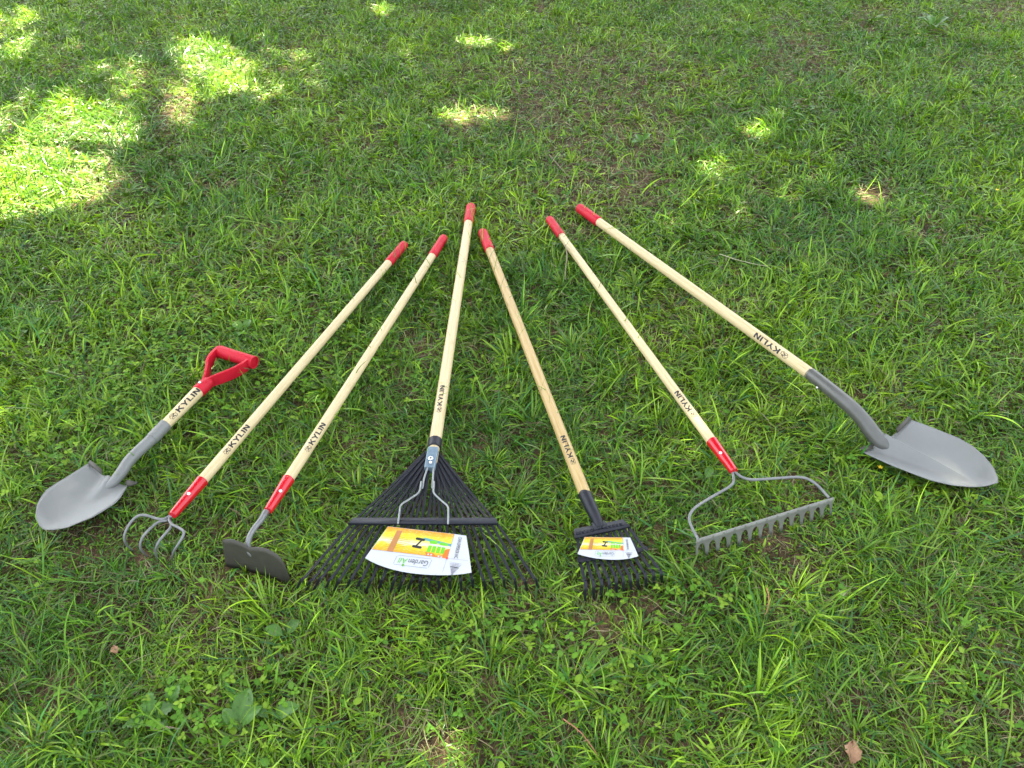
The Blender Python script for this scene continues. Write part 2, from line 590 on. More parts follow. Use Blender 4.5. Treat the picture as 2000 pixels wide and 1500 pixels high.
# ------------------------------------------------------------------ 2. four-tine cultivator
rt = thing('garden_cultivator', at(332, 1010, 0), 'cultivator with four curved grey tines, red socket and long pale shaft', 'cultivator')
hd, gp = at(393, 941, .077), at(791, 476, .037)
u, w = long_handle(rt, hd, gp, .0138, 'ash', (at(430, 889, .077), at(481, 834, .074)), .18)
ce = hd - u * (np.linalg.norm(hd - at(332, 1009, .072)))
collar(rt, ce, hd + u * .004, .0105, .0162, side=-np.cross(w, u) * -.3)
c0 = ce + u * .01
tines = [
    [(329.4, 1009, .072), (322, 1013, .072), (313.6, 1014, .073), (302.5, 1012, .075), (289.7, 1007.7, .078), (277.8, 1006, .080), (267.5, 1009, .080), (255.6, 1020, .076), (247, 1034.6, .066), (242.8, 1048, .054), (244.5, 1059, .040), (249.6, 1067, .024), (258, 1074, .008), (263, 1078, -.004)],
    [(331, 1013, .070), (324, 1017, .070), (315, 1018, .071), (305, 1022.7, .073), (291.4, 1034.6, .074), (279.5, 1048, .068), (274.4, 1061, .056), (275, 1072, .042), (283, 1082, .020), (293, 1090, -.003)],
    [(333, 1013, .069), (333, 1020, .070), (333.8, 1029, .071), (325.6, 1039.7, .073), (313.6, 1053.4, .070), (306.8, 1065, .060), (304, 1076.4, .044), (306.8, 1089, .020), (310, 1094, -.002)],
    [(332.4, 1010, .073), (331.0, 1016.7, .073), (335.8, 1024, .074), (347.7, 1030, .076), (357, 1036, .077), (359.3, 1041.4, .076), (356.3, 1050, .072), (347.7, 1063.6, .062), (339.2, 1077, .046), (336, 1089, .024), (338.4, 1097.5, -.003)],
]
for t in tines:
    tb = MB()
    tb.tube(smooth([c0] + [at(*p) for p in t], 60), [.0032, .0033, .0033, .0033, .0031, .0028, .0012], 12)
    tb.build('tine', M['wire'], rt, 60)

# ------------------------------------------------------------------ 3. garden hoe
rt = thing('garden_hoe', at(484, 1085, 0), 'hoe standing on a dark notched blade, with red socket and pale shaft', 'hoe')
hd, gp = at(562, 938, .082), at(868, 463, .037)
u, w = long_handle(rt, hd, gp, .0138, 'ash', (at(592, 885, .082), at(634, 831, .079)), .08)
ce = hd - u * (np.linalg.norm(hd - at(522, 1000, .080)))
collar(rt, ce, hd + u * .004, .0108, .0160)
nk = MB()
nk.tube(smooth([ce + u * .012, at(518.6, 1001, .081), at(510.6, 1015, .083), at(499, 1029, .085), at(489.3, 1044, .085), at(485, 1057, .081), at(484.5, 1070, .072), at(489, 1081, .060), at(494, 1087, .052)], 50), [.0078, .0078, .0075, .0068, .0066, .0066, .0066, .0060, .003], 18)
press(nk.build('bent_neck', M['wire'], rt, 60))
p0, p1 = at(440, 1108, .0), at(563, 1141, .0)
bu = unit(p1 - p0)
n = unit(np.cross(bu, unit(np.array([0, 0, 1.]) + .12 * np.array([-bu[1], bu[0], 0]))))
out = [(434, 1056), (441, 1054.6), (452, 1055), (465, 1060), (477.6, 1066), (486, 1073), (492.5, 1071.7), (505, 1072), (521, 1076), (535, 1083), (546, 1092), (554, 1105), (560, 1117), (565, 1129)]
bot = [(441, 1106), (458, 1111), (480, 1117.5), (512, 1127), (544, 1136), (564, 1142)]
top = resample([onplane(x, y, p0, n) for x, y in out], 28)
btm = resample([onplane(x, y, p0, n) for x, y in bot], 28)
V, F = [], []
for i in range(28):
    for k in range(7):
        V.append(top[i] * (1 - k / 6) + btm[i] * (k / 6) + n * .004 * math.sin(math.pi * i / 27) * (1 if n[1] > 0 else -1))
for i in range(27):
    for k in range(6):
        a = i * 7 + k
        F.append((a, a + 1, a + 8, a + 7))
press(MB().add(V, F).build('blade', M['darksteel'], rt, 50, solid=.0022))

# ------------------------------------------------------------------ printed header cards
def text_mesh(s, size=1.0):
    cu = bpy.data.curves.new('t', 'FONT')
    cu.body = s
    cu.size = size
    ob = bpy.data.objects.new('t', cu)
    COL.objects.link(ob)
    bpy.context.view_layer.update()
    dg_ = bpy.context.evaluated_depsgraph_get()
    me = ob.evaluated_get(dg_).to_mesh()
    v = np.array([p.co[:2] for p in me.vertices])
    f = [tuple(p.vertices) for p in me.polygons]
    bpy.data.objects.remove(ob)
    bpy.data.curves.remove(cu)
    return v, f

def card(root, quad, arc, zc, name='header_card'):
    """quad: photo positions of print zone TL, TR, BR, BL; arc: card outline; flat card at height zc (plane)"""
    mb = MB()
    zf = lambda p, dz=0: np.array(at(p[0], p[1], zc)) + np.array([0, 0, dz])
    O = [zf(p) for p in arc]
    n = len(O)
    lo = [p - np.array([0, 0, .0011]) for p in O]
    mb.add(O + lo, [tuple(range(n - 1, -1, -1)), tuple(range(n, 2 * n))] + [(i, (i + 1) % n, n + (i + 1) % n, n + i) for i in range(n)], 0)
    TL, TR, BR, BL = [zf(p) for p in quad]
    def uvp(a, b, dz):          # a: 0..1 left to right, b: 0..1 top to bottom; extends past the print zone
        p = (TL * (1 - a) + TR * a) * (1 - b) + (BL * (1 - a) + BR * a) * b
        return p + np.array([0, 0, dz])
    def patch(pts, m, dz):
        mb.add([uvp(a, b, dz) for a, b in pts], [tuple(range(len(pts)))], m, pts)
    g = [(a, b) for b in np.linspace(0, 1, 5) for a in np.linspace(0, 1, 9)]
    mb.add([uvp(a, b, .0003) for a, b in g], [(i * 9 + k, i * 9 + k + 1, i * 9 + k + 10, i * 9 + k + 9) for i in range(4) for k in range(8)], 1, g)
    patch([(.165, .12), (.245, .1), (.28, 1), (.195, 1)], 2, .0005)      # brown stripe
    patch([(.60, .28), (1, .42), (1, .52), (.58, .38)], 3, .0005)        # teal band
    patch([(.72, .98), (.69, .86), (.80, .86), (.84, .95), (.93, .9), (.94, .66), (1, .62), (1, 1), (.9, 1)], 4, .00052)
    for k in range(4):
        a = .70 + k * .062
        patch([(a, .58), (a + .047, .58), (a + .050, .84), (a + .004, .84)], 5, .00056)
    patch([(.70, .36), (.80, .36), (.80, .49), (.70, .49)], 5, .00056)
    patch([(.84, .40), (.95, .42), (.95, .52), (.84, .50)], 5, .00056)
    patch([(.71, .50), (.93, .54), (.93, .59), (.71, .55)], 0, .00058)
    for k in range(4):
        a, b = ((.73, .90), (.77, .90), (.87, .93), (.91, .95))[k]
        patch([(a, b), (a + .02, b), (a + .02, b + .06), (a, b + .06)], 0, .0006)
    for k in range(7):            # lines of small print
        b = .36 + k * .075
        e_ = .34 + .05 * ((k * 7) % 3)
        patch([(.13, b), (e_, b), (e_, b + .016), (.13, b + .016)], 6, .00062)
    # H-shaped slot: two rounded bars joined by a slanted web
    def pill(a0, b0, a1, b1, t, m=7, dz=.0007):
        A, B = uvp(a0, b0, dz), uvp(a1, b1, dz)
        d = unit(B - A); nn = np.array([-d[1], d[0], 0])
        P = [A + t * (-math.sin(x) * d + math.cos(x) * nn) for x in np.linspace(0, math.pi, 9)] + [B + t * (math.sin(x) * d - math.cos(x) * nn) for x in np.linspace(0, math.pi, 9)]
        mb.add(P, [tuple(range(len(P) - 1, -1, -1))], m)
    hs_ = np.linalg.norm(TR - TL)
    pill(.505, .36, .60, .38, hs_ * .022)
    pill(.505, .68, .60, .70, hs_ * .022)
    pill(.575, .42, .535, .66, hs_ * .012, dz=.0008)
    # rule lines
    e = unit(TR - TL); dn = unit((BR + BL) / 2 - (TR + TL) / 2)
    lw = hs_ * .0035
    def line(P, Q, wdt=lw, m=8, dz=.0005):
        d = unit(Q - P); nn = np.array([-d[1], d[0], 0]) * wdt / 2
        z = np.array([0, 0, dz])
        mb.add([P - nn + z, Q - nn + z, Q + nn + z, P + nn + z], [(0, 1, 2, 3)], m)
    botmid = uvp(.985, 1.62, 0)
    line(TR, uvp(.992, 1.55, 0)); line(uvp(0, 1, 0), uvp(1.27, .985, 0))
    # red star
    c = uvp(.995, .995, .0009)
    P = []
    for k in range(16):
        rr = hs_ * (.024 if k % 2 == 0 else .011)
        P.append(c + rr * (math.cos(k * math.pi / 8) * e + math.sin(k * math.pi / 8) * dn))
    mb.add(P, [tuple(range(16))], 9)
    # lettering
    def write(s, org, ex, ey, hgt, wid, m, dz=.0007):
        v, f = text_mesh(s)
        v = v - v.min(0)
        sc = np.array([wid, hgt]) / v.max(0)
        P = [org + ex * a * sc[0] + ey * b * sc[1] + np.array([0, 0, dz]) for a, b in v]
        mb.add(P, f, m)
    return mb, uvp, write, line, e, dn, hs_

card_mats = ['cardw', 'print', 'brownprint', 'teal', 'orange', 'greentext', 'smallprint', 'ink', 'line', 'redstar', 'greytext']

def finish_card(root, mb, uvp, write, line, e, dn, hs_, zc, words):
    ex, ey = -e, dn                       # printed upside down to the camera: reads toward the left
    og = uvp(.785, 1.185, 0)
    write('Garden', og, ex, ey, hs_ * .095, hs_ * .285, 10)
    write('All', og + ex * hs_ * .30, ex, ey, hs_ * .09, hs_ * .125, 5)
    a, b, c, d = [og + ex * hs_ * x + ey * hs_ * y for x, y in ((-.03, -.04), (.475, -.04), (.475, .125), (-.03, .125))]
    for p, q in ((a, b), (b, c), (c, d), (d, a)):
        k = unit(q - p) * hs_ * .012
        line(p + k, q - k, hs_ * .004, 10)
    lf = og + ex * hs_ * .34 + ey * hs_ * .098
    for sx in (-.9, -.1):                    # two leaf shapes over the A
        tip = lf + (ex * sx * .7 + ey) * hs_ * .045
        nn = (ex - ey * sx * .7) * hs_ * .012
        z = np.array([0, 0, .0009])
        mb.add([lf + z, (lf + tip) / 2 + nn + z, tip + z, (lf + tip) / 2 - nn + z], [(0, 1, 2, 3)], 5)
    # company name running down the right margin
    if words:
        write(words, uvp(1.07, .10, 0), unit(uvp(1.085, 1, 0) - uvp(1.07, .1, 0)), e, hs_ * .052, np.linalg.norm(uvp(1.09, .97, 0) - uvp(1.07, .1, 0)), 7)
    # hatched pyramid mark, point down
    top_a, top_b, tip = uvp(1.04, 1.12, 0), uvp(1.21, 1.15, 0), uvp(1.11, 1.62, 0)
    for k in range(9):
        t0 = k / 9
        p, q = top_a + (tip - top_a) * t0, top_b + (tip - top_b) * t0
        line(p, q, hs_ * .0035 * (1 + .6 * k), 8, .0006)
    line(top_a + (tip - top_a) * .35, top_b + (tip - top_b) * .35, hs_ * .01, 7, .0009)
    for t0 in (.3, .5, .7):
        line(top_a + (top_b - top_a) * t0, tip, hs_ * .003, 8, .0008)
    return mb.build('header_card', [M[k] for k in card_mats], root, 20)

# ------------------------------------------------------------------ 4. leaf rake
rt = thing('leaf_rake', at(843, 880, 0), 'wide fan leaf rake with thin black tines, cross bar and wire springs', 'rake')
hd, gp = at(850, 862, .074), at(920, 402, .037)
u, w = long_handle(rt, hd, gp, .0163, 'ash', (at(858, 811, .078), at(866, 758, .074)), .22, h=.0135)
s_ = np.cross(w, u)     # left
fr = MB()
fr.tube([hd - u * .028, hd - u * .026, hd + u * .003, hd + u * .004], [.0155, .0178, .0182, .0170], 26)
press(fr.build('ferrule', M['black'], rt, 40))
# inner tapered end of the shaft under the bracket
en = MB(); en.tube([hd - u * .02, hd - u * .08, hd - u * .088], [.0145, .0135, .011], 20)
press(en.build('shaft_end', M['ash'], rt, 40))
bt, bb = at(846, 874, .092), at(839, 914, .086)
bu_ = unit(bb - bt)
bs = unit(np.cross([0, 0, 1.], bu_))
bk = MB()
mid = (bt + bb) / 2
bk.box(mid - np.array([0, 0, .008]), (bu_ * np.linalg.norm(bb - bt) / 2, bs * .0135, np.array([0, 0, .011])), chamfer=.14)
bo = press(bk.build('bracket', M['bracket'], rt, 30))
for px, py, rr in ((841, 895, .0068), (841, 903, .0045)):
    rv = MB(); rv.rivet(at(px, py, .0925), (0, 0, 1.), rr)
    rv.build('rivet', M['rivet'], bo)
for side in (((835.5, 913), (828.5, 934), (825.8, 950), (824.0, 953.5), (822.6, 950), (822.7, 941), (821.5, 949), (817.8, 962), (800, 975), (784, 986), (780.5, 1000), (777.5, 1023)),
             ((847, 913), (845.5, 934), (844.5, 950), (845, 953.5), (847.5, 950), (847.5, 941), (847.0, 952), (847.5, 963), (860, 976), (874, 989), (875.5, 1003), (875, 1024))):
    zz = [.086, .084, .082, .081, .082, .087, .087, .086, .084, .083, .082, .074]
    sp = MB()
    sp.tube(smooth([at(x, y, z) for (x, y), z in zip(side, zz)], 66), .0024, 10)
    sp.build('spring_wire', M['zinc'], rt, 60)
# cross bar: angle section
cb = MB()
A, B = at(690, 1011, .075), at(968, 1011, .075)
A2, B2 = at(681, 1021, .074), at(972, 1021, .074)
A3, B3 = at(680, 1025.5, .068), at(973, 1025.5, .068)
th = np.array([0, 0, -.0016])
cb.add([A, B, B2, A2, A3, B3], [(0, 3, 2, 1), (3, 4, 5, 2)])
press(cb.build('cross_bar', M['black'], rt, 30, solid=.0016))
bends = [120, 195, 262, 340, 408, 505, 583, 660, 750, 845, 908, 985, 1042, 1110, 1182, 1273, 1360, 1447, 1535, 1605, 1690, 1780, 1858, 1940]
nt = len(bends)
for i, bx in enumerate(bends):
    f = i / (nt - 1)
    bxp = 560 + bx / 4
    byp = 1131 + 2 * math.sin(i * 2.1)
    cxp = 692 + f * (967 - 692)
    g = (f - .5) * 2
    inner = 1 - abs(g)
    hx = 843 + math.copysign(9.5 - 4 * inner, g)
    hy = 884 + 38 * inner
    tz = .004 + .006 * math.sin(i * 3.7)
    tipx = bxp + (-13 + 9 * f if f < .5 else 14 * (f - .5)) + 1.5 * math.sin(i * 5)
    zh = .074 + .004 * (i % 2)
    pts = [at(hx, hy, zh), at(hx + (cxp - hx) * .06, hy + 4, zh - .002), at(hx + (cxp - hx) * .5, hy + (1018 - hy) * .5, .069 + .003 * (i % 2)), at(cxp, 1018, .066), at(cxp + (bxp - cxp) * .5, 1018 + (byp - 1018) * .5, .061), at(cxp + (bxp - cxp) * .93, 1018 + (byp - 1018) * .95, .058), at(bxp, byp, .054), at(bxp + (tipx - bxp) * .3, byp + 6, .045), at(tipx, byp + 24, tz)]
    tb = MB()
    tb.strip(smooth(pts, 48), .0062, .0020, (1, 0, 0), taper=[.7, 1, 1, 1, 1, 1, .8])
    tb.build('tine', M['black'], rt, 30)
zc = .0705
mbc, uvp, write, line, e, dn, hs_ = card(rt, [(757.6, 1028.5), (887.6, 1043.5), (873.5, 1091), (726.5, 1073)],
    [(757.6, 1028), (887.6, 1043), (910.7, 1046.3), (916, 1080), (921, 1118), (906, 1120.5), (892, 1122), (874, 1123), (856, 1123), (838, 1122.4), (820, 1121), (802, 1119), (784, 1116), (767, 1112), (751.6, 1107.4), (737, 1102), (724, 1096), (713.2, 1089.4)], zc)
finish_card(rt, mbc, uvp, write, line, e, dn, hs_, zc, 'CHIN EMPEROR INC.')

# ------------------------------------------------------------------ 5. small black shrub rake
rt = thing('shrub_rake', at(1155, 1000, 0), 'narrow shrub rake with eleven flat black curved tines and brown shaft', 'rake')
hd, gp = at(1144, 969, .066), at(942, 452, .037)
u, w = long_handle(rt, hd, gp, .0152, 'oak', (at(1123, 914, .066), at(1101, 857, .064)), -.05, r1=.0158, h=.013)
sk = MB()
cpt = at(1172, 1028, .060)
sk.tube(smooth([hd + u * .004, hd, at(1152, 986, .066), at(1160, 1003, .065), at(1166, 1016, .062), at(1171, 1028, .060), at(1173, 1033, .059)], 30), [.0166, .0168, .0160, .0152, .0140, .0125, .010, .004], 24)
press(so := sk.build('socket', M['black'], rt, 40))
lap = MB()
lap.add([at(1155, 1021, .0650), at(1182, 1017, .0650), at(1187, 1029, .0635), at(1160, 1035, .0635)], [(0, 3, 2, 1)])
lap.build('socket_tab', M['black'], so, 30, solid=.0016)
for px, py in ((1169.5, 1031), (1178, 1029.8)):
    rv = MB(); rv.rivet(at(px, py, .0640), (0, 0, 1.), .0033)
    rv.build('rivet', M['black'], so)
pl = MB()
pq = [at(1120.8, 1033, .061), at(1216.7, 1014, .061), at(1231.7, 1028, .060), at(1122.5, 1051, .060)]
lip = [at(1231.9, 1030, .055), at(1122.7, 1053, .055)]
pl.add(pq + lip, [(0, 3, 2, 1), (3, 5, 4, 2)])
for k in range(13):
    if 4 < k < 8:
        continue
    t = .05 + k * .07
    a = pq[0] * (1 - t) + pq[1] * t
    b = pq[3] * (1 - t) + pq[2] * t
    c1, c2 = a + (b - a) * .42, a + (b - a) * .72
    wv = unit(pq[1] - pq[0]) * .0035
    nz = np.array([0, 0, .0012])
    pl.box((c1 + c2) / 2 + nz * .4, ((c2 - c1) / 2, wv, nz), chamfer=.3)
press(pl.build('head_plate', M['black'], rt, 30, solid=.002))
B_ = [(1143, 1138), (1158, 1137), (1174, 1134), (1188, 1132), (1202, 1128), (1216, 1127.5), (1229, 1125), (1244, 1122.5), (1259, 1121), (1275, 1119), (1290, 1117)]
T_ = [(1142.5, 1177), (1160, 1172), (1175, 1168), (1192, 1167), (1205, 1163), (1219, 1160), (1234, 1157), (1247.5, 1155), (1263, 1151), (1278, 1145), (1293, 1140)]
for i in range(11):
    f = i / 10
    st = np.array([1128, 1047]) * (1 - f) + np.array([1226, 1027]) * f
    md = np.array([1133, 1095]) * (1 - f) + np.array([1259, 1073]) * f
    b = np.array(B_[i]); t = np.array(T_[i])
    m2 = md + (b - md) * .82
    pts = [at(*(st), .055), at(*((st + md) / 2), .055), at(*md, .055), at(*m2, .054), at(*(b + (0, -3)), .052), at(*(b * .75 + t * .25 + (1, 0)), .044), at(*(b * .4 + t * .6), .026), at(*t, .001)]
    tb = MB()
    tb.strip(smooth(pts, 42), .0072, .0018, unit(at(1262, 1070, .05) - at(1130, 1100, .05)), taper=[1, 1, 1, 1, 1, .95, .5])
    tb.build('tine', M['black'], rt, 30)
sb_ = MB()
a, b = at(1128, 1095, .0585), at(1265, 1071, .0585)
sb_.strip([a + (b - a) * t for t in np.linspace(0, 1, 12)], .011, .0018, unit(np.cross([0, 0, 1.], b - a)))
for k in range(11):
    c = a + (b - a) * (.05 + .09 * k)
    d = unit(b - a)
    sb_.box(c + np.array([0, 0, .0008]), (d * .0032, unit(np.cross([0, 0, 1.], d)) * .0075, np.array([0, 0, .0012])), chamfer=.3)
sb_.build('spacer_bar', M['black'], rt, 30)
zc = .064
mbc, uvp, write, line, e, dn, hs_ = card(rt, [(1142.5, 1049.2), (1216.7, 1050.2), (1217.5, 1075), (1132.5, 1073.2)],
    [(1142, 1048.8), (1217, 1049.8), (1230.8, 1050), (1239, 1068), (1246.7, 1086), (1236, 1089), (1226.7, 1091), (1214, 1092.4), (1201.7, 1093), (1189, 1092.6), (1176.7, 1091.7), (1164, 1090.2), (1151.7, 1088), (1140, 1085.2), (1128, 1081.7)], zc)
finish_card(rt, mbc, uvp, write, line, e, dn, hs_, zc, 'CHIN EMPEROR INC.')

# ------------------------------------------------------------------ 6. bow rake
rt = thing('bow_rake', at(1432, 925, 0), 'bow rake whose grey rod bow holds a short toothed steel bar', 'rake')
hd, gp = at(1392, 864, .070), at(1072, 427, .037)
u, w = long_handle(rt, hd, gp, .0139, 'ash', (at(1359, 819, .070), at(1321, 769, .068)), -.12)
ce = hd - u * (np.linalg.norm(hd - at(1431, 923, .070)))
collar(rt, ce, hd + u * .004, .0108, .0162)
c0 = ce + u * .012
W1 = [(1431, 925, .069), (1432.5, 940, .066), (1424, 951, .064), (1389, 971.5, .063), (1360, 990, .063), (1348.5, 1003.5, .063), (1346.5, 1017, .063), (1353.7, 1035.5, .062), (1364, 1054.5, .060)]
W2 = [(1435, 922, .069), (1449, 932, .066), (1465, 936.5, .064), (1486, 936.4, .063), (1527, 933.5, .063), (1562, 932, .063), (1583, 938.4, .063), (1599.6, 951, .062), (1619, 972.5, .060)]
for W_ in (W1, W2):
    tb = MB()
    tb.tube(smooth([c0] + [at(*p) for p in W_], 60), .0036, 12)
    tb.build('bow_rod', M['wire'], rt, 60)
a, b = at(1361, 1055, .062), at(1629, 972.5, .062)
d = unit(b - a); Lb = np.linalg.norm(b - a)
nf = np.cross(d, [0, 0, 1.])
if nf[1] > 0:
    nf = -nf
bar = MB()
NT = 14
H0, TH = .016, .053
def prof(x):                                # lower edge of the toothed plate at distance x
    ph = x / Lb * (NT - 1)
    f = abs(ph - round(ph))                 # 0 on a tooth, .5 mid arch
    hw = .15
    if f < hw:
        return TH - .004 * (f / hw) ** 2 * 2
    g = (f - hw) / (.5 - hw)                # 0..1 to arch middle
    return H0 + (TH - .012 - H0) * (1 - math.sqrt(max(0, 1 - (1 - g) ** 2.2)))
xs = np.unique(np.r_[np.linspace(0, Lb, NT * 26)])
V, F = [], []
lean = nf * .10
for x in xs:
    hgt = prof(x)
    for q in np.linspace(0, 1, 6):
        zz = H0 * q / .3 if q < .3 else H0 + (hgt - H0) * (q - .3) / .7
        zz = hgt * q if hgt <= H0 * 1.02 else zz
        curve = nf * (.013 * (zz / TH) ** 1.5)
        V.append(a + d * x - np.array([0, 0, zz]) + curve)
for i in range(len(xs) - 1):
    for k in range(5):
        p = i * 6 + k
        F.append((p, p + 1, p + 7, p + 6))
bar.add(V, F)
press(bar.build('toothed_bar', M['barsteel'], rt, 40, solid=.0032))

# ------------------------------------------------------------------ 7. long handled round point shovel
rt = thing('digging_shovel', at(1640, 780, 0), 'long handled round point shovel with thick pale shaft, lying far right on the grass', 'shovel')
hd, gp = at(1585, 732, .100), at(1130, 405, .040)
u, w = long_handle(rt, hd, gp, .0170, 'ash', (at(1546, 699, .100), at(1478, 653, .096)), .05, r1=.0165, h=.0165)
nk = MB()
npts = [hd + u * .004, hd, at(1608, 750, .102), at(1635, 772, .102), at(1664, 797, .094), at(1687, 822, .078), at(1704, 845, .062), at(1722, 865, .048), at(1748, 882, .030)]
nk.tube(smooth(npts, 70), [.0182, .0184, .0186, .0192, .0200, .0205, .0212, .0215, .012], 30)
press(so := nk.build('socket', M['necksteel'], rt, 30))
rv = MB(); m_ = at(1596, 757, .100); rv.rivet(m_, at(1590, 770, .0) * 0 + np.array([-.45, -.6, .6]), .0034)
rv.build('rivet', M['rivet'], so)
up_ = [(1779, 820, .062), (1800, 826.7, .060), (1832, 839, .058), (1872, 855, .057), (1900, 871, .055), (1922, 890, .054), (1940, 912, .053), (1948, 931, .052), (1949, 941.5, .052)]
lo_ = [(1684, 882, .054), (1710, 894, .054), (1737, 906.5, .053), (1778, 922.7, .052), (1818, 937.5, .052), (1859, 947, .052), (1900, 950.5, .052), (1926, 948.5, .052), (1949, 941.5, .052)]
V, F = blade_surface([at(*p) for p in up_], [at(*p) for p in lo_], .022, n=32, m=30, ridge=(.60, .10, .040, .72))
bd = press(MB().add(V, F).build('blade', M['steel'], rt, 60, solid=.0018))
fs = MB()
fs.add([at(1779, 820, .062), at(1752, 846, .056), at(1750, 836, .064), at(1774, 812.5, .070)], [(0, 1, 2, 3)])
fs.build('foot_step', M['darksteel'], bd, 60, solid=.002)
fs = MB()
fs.add([at(1684, 883, .054), at(1706, 876, .048), at(1704, 867, .054), at(1681, 873.5, .060)], [(0, 1, 2, 3)])
fs.build('foot_step', M['darksteel'], bd, 60, solid=.002)

# ------------------------------------------------------------------ height map of tool undersides
GX0, GY0, GS = -2.4, .3, .004
GW, GH = int(4.8 / GS), int(3.4 / GS)
HM = np.full((GW, GH), 9.0)
HT = np.full((GW, GH), -9.0)
bpy.context.view_layer.update()
for o in TOOLS:
    off = parent_world(o)
    me = o.data
    v = np.array([p.co for p in me.vertices]) + off
    me.calc_loop_triangles()
    tri = np.array([t.vertices for t in me.loop_triangles])
    A, B, C = v[tri[:, 0]], v[tri[:, 1]], v[tri[:, 2]]
    ar = np.linalg.norm(np.cross(B - A, C - A), axis=1) / 2
    cnt = np.maximum(3, (ar / (GS * GS) * 5).astype(int))
    idx = np.repeat(np.arange(len(tri)), cnt)
    r1, r2 = rng.random(len(idx)), rng.random(len(idx))
    sw = r1 + r2 > 1
    r1[sw], r2[sw] = 1 - r1[sw], 1 - r2[sw]
    P = A[idx] + (B - A)[idx] * r1[:, None] + (C - A)[idx] * r2[:, None]
    gx = ((P[:, 0] - GX0) / GS).astype(int); gy = ((P[:, 1] - GY0) / GS).astype(int)
    ok = (gx > 0) & (gx < GW - 1) & (gy > 0) & (gy < GH - 1)
    np.minimum.at(HM, (gx[ok], gy[ok]), P[ok, 2])
    np.maximum.at(HT, (gx[ok], gy[ok]), P[ok, 2])
H2 = HM.copy()
for dx in (-1, 0, 1):
    for dy in (-1, 0, 1):
        H2 = np.minimum(H2, np.roll(np.roll(HM, dx, 0), dy, 1))
HM = H2

def press_down(V):
    """keep grass below the tools that lie on it; V (n,rows,..,3)"""
    gx = np.clip(((V[..., 0] - GX0) / GS).astype(int), 0, GW - 1)
    gy = np.clip(((V[..., 1] - GY0) / GS).astype(int), 0, GH - 1)
    lim = HM[gx, gy] - .004
    under = (lim < 5) & (V[..., 2] > lim)
    V[..., 2] = np.where(under, np.maximum(lim, .001), V[..., 2])
    return V

# ------------------------------------------------------------------ noise fields
class Field:
    def __init__(self, cell, seed):
        self.c = cell
        self.g = np.random.default_rng(seed).random((256, 256))
    def __call__(self, x, y):
        u, v = x / self.c + 100, y / self.c + 100
        i, j = np.floor(u).astype(int), np.floor(v).astype(int)
        a, b = u - i, v - j
        a, b = a * a * (3 - 2 * a), b * b * (3 - 2 * b)
        g = self.g
        i0, i1, j0, j1 = i % 256, (i + 1) % 256, j % 256, (j + 1) % 256
        return (g[i0, j0] * (1 - a) + g[i1, j0] * a) * (1 - b) + (g[i0, j1] * (1 - a) + g[i1, j1] * a) * b
f_big, f_mid, f_small, f_az, f_az2, f_h, f_clo = Field(.55, 1), Field(.22, 2), Field(.07, 3), Field(.12, 4), Field(.35, 5), Field(.15, 6), Field(.3, 7)

# places where the photograph shows thin, brown or bare turf: photo x, y, half-width, half-height, strength
BARE = [(1160, 170, 220, 90, .58), (1240, 250, 130, 60, .62), (1060, 225, 90, 40, .62), (1210, 380, 110, 40, .6), (1710, 372, 38, 20, 1.0), (1180, 330, 110, 50, .75), (930, 215, 50, 20, .4), (1560, 110, 70, 60, .5),
        (1160, 1230, 60, 45, .65), (1120, 1260, 50, 60, .5), (1270, 1190, 60, 30, .5), (1690, 30, 50, 20, .6), (1850, 440, 80, 30, .5), (430, 355, 40, 12, .8), (520, 345, 25, 10, .6), (270, 1110, 40, 20, .3), (250, 1270, 60, 25, .3), (420, 1400, 60, 30, .5), (1640, 1470, 70, 40, .5), (1140, 430, 90, 35, .65), (1950, 10, 120, 30, .5), (340, 210, 40, 50, .5), (880, 130, 60, 40, .3), (560, 1140, 30, 18, .6), (20, 1280, 40, 60, .3), (950, 1200, 60, 20, .3), (210, 350, 60, 60, .4), (300, 480, 50, 20, .4)]
def bare(x, y):
    px, py, _ = project(np.stack([x, y, np.full_like(x, .02)], -1))
    b = np.zeros_like(x)
    wob = (f_small(x, y) - .5) * .9
    for cx, cy, rx, ry, s in BARE:
        d = np.sqrt(((px - cx) / rx) ** 2 + ((py - cy) / ry) ** 2) + wob
        b = np.maximum(b, s * np.clip(1.5 - d, 0, 1))
    nz = f_mid(x, y) * .6 + f_small(x, y) * .4
    b = np.maximum(b, np.clip((nz - .66) * 3.2, 0, .75))
    return b
CLOV = [(430, 690, 330, 120, .9), (120, 780, 190, 110, .8), (1250, 1290, 130, 60, 1), (1330, 1190, 120, 45, .7), (250, 660, 130, 60, .6), (960, 1230, 120, 40, .4), (420, 1380, 150, 60, .6), (1230, 1400, 130, 40, .4), (160, 1420, 130, 50, .4), (1820, 960, 120, 40, .3), (1700, 900, 60, 30, .4)]
def clover_d(x, y):
    px, py, _ = project(np.stack([x, y, np.full_like(x, .02)], -1))
    b = np.zeros_like(x)
    for cx, cy, rx, ry, s in CLOV:
        d = np.sqrt(((px - cx) / rx) ** 2 + ((py - cy) / ry) ** 2)
        b = np.maximum(b, s * np.clip(1.7 - d * 1.1, 0, 1))
    return np.clip(b * (.35 + 1.3 * (f_clo(x, y) - .25)) + .06 * (f_mid(x, y) > .6), 0, 1)

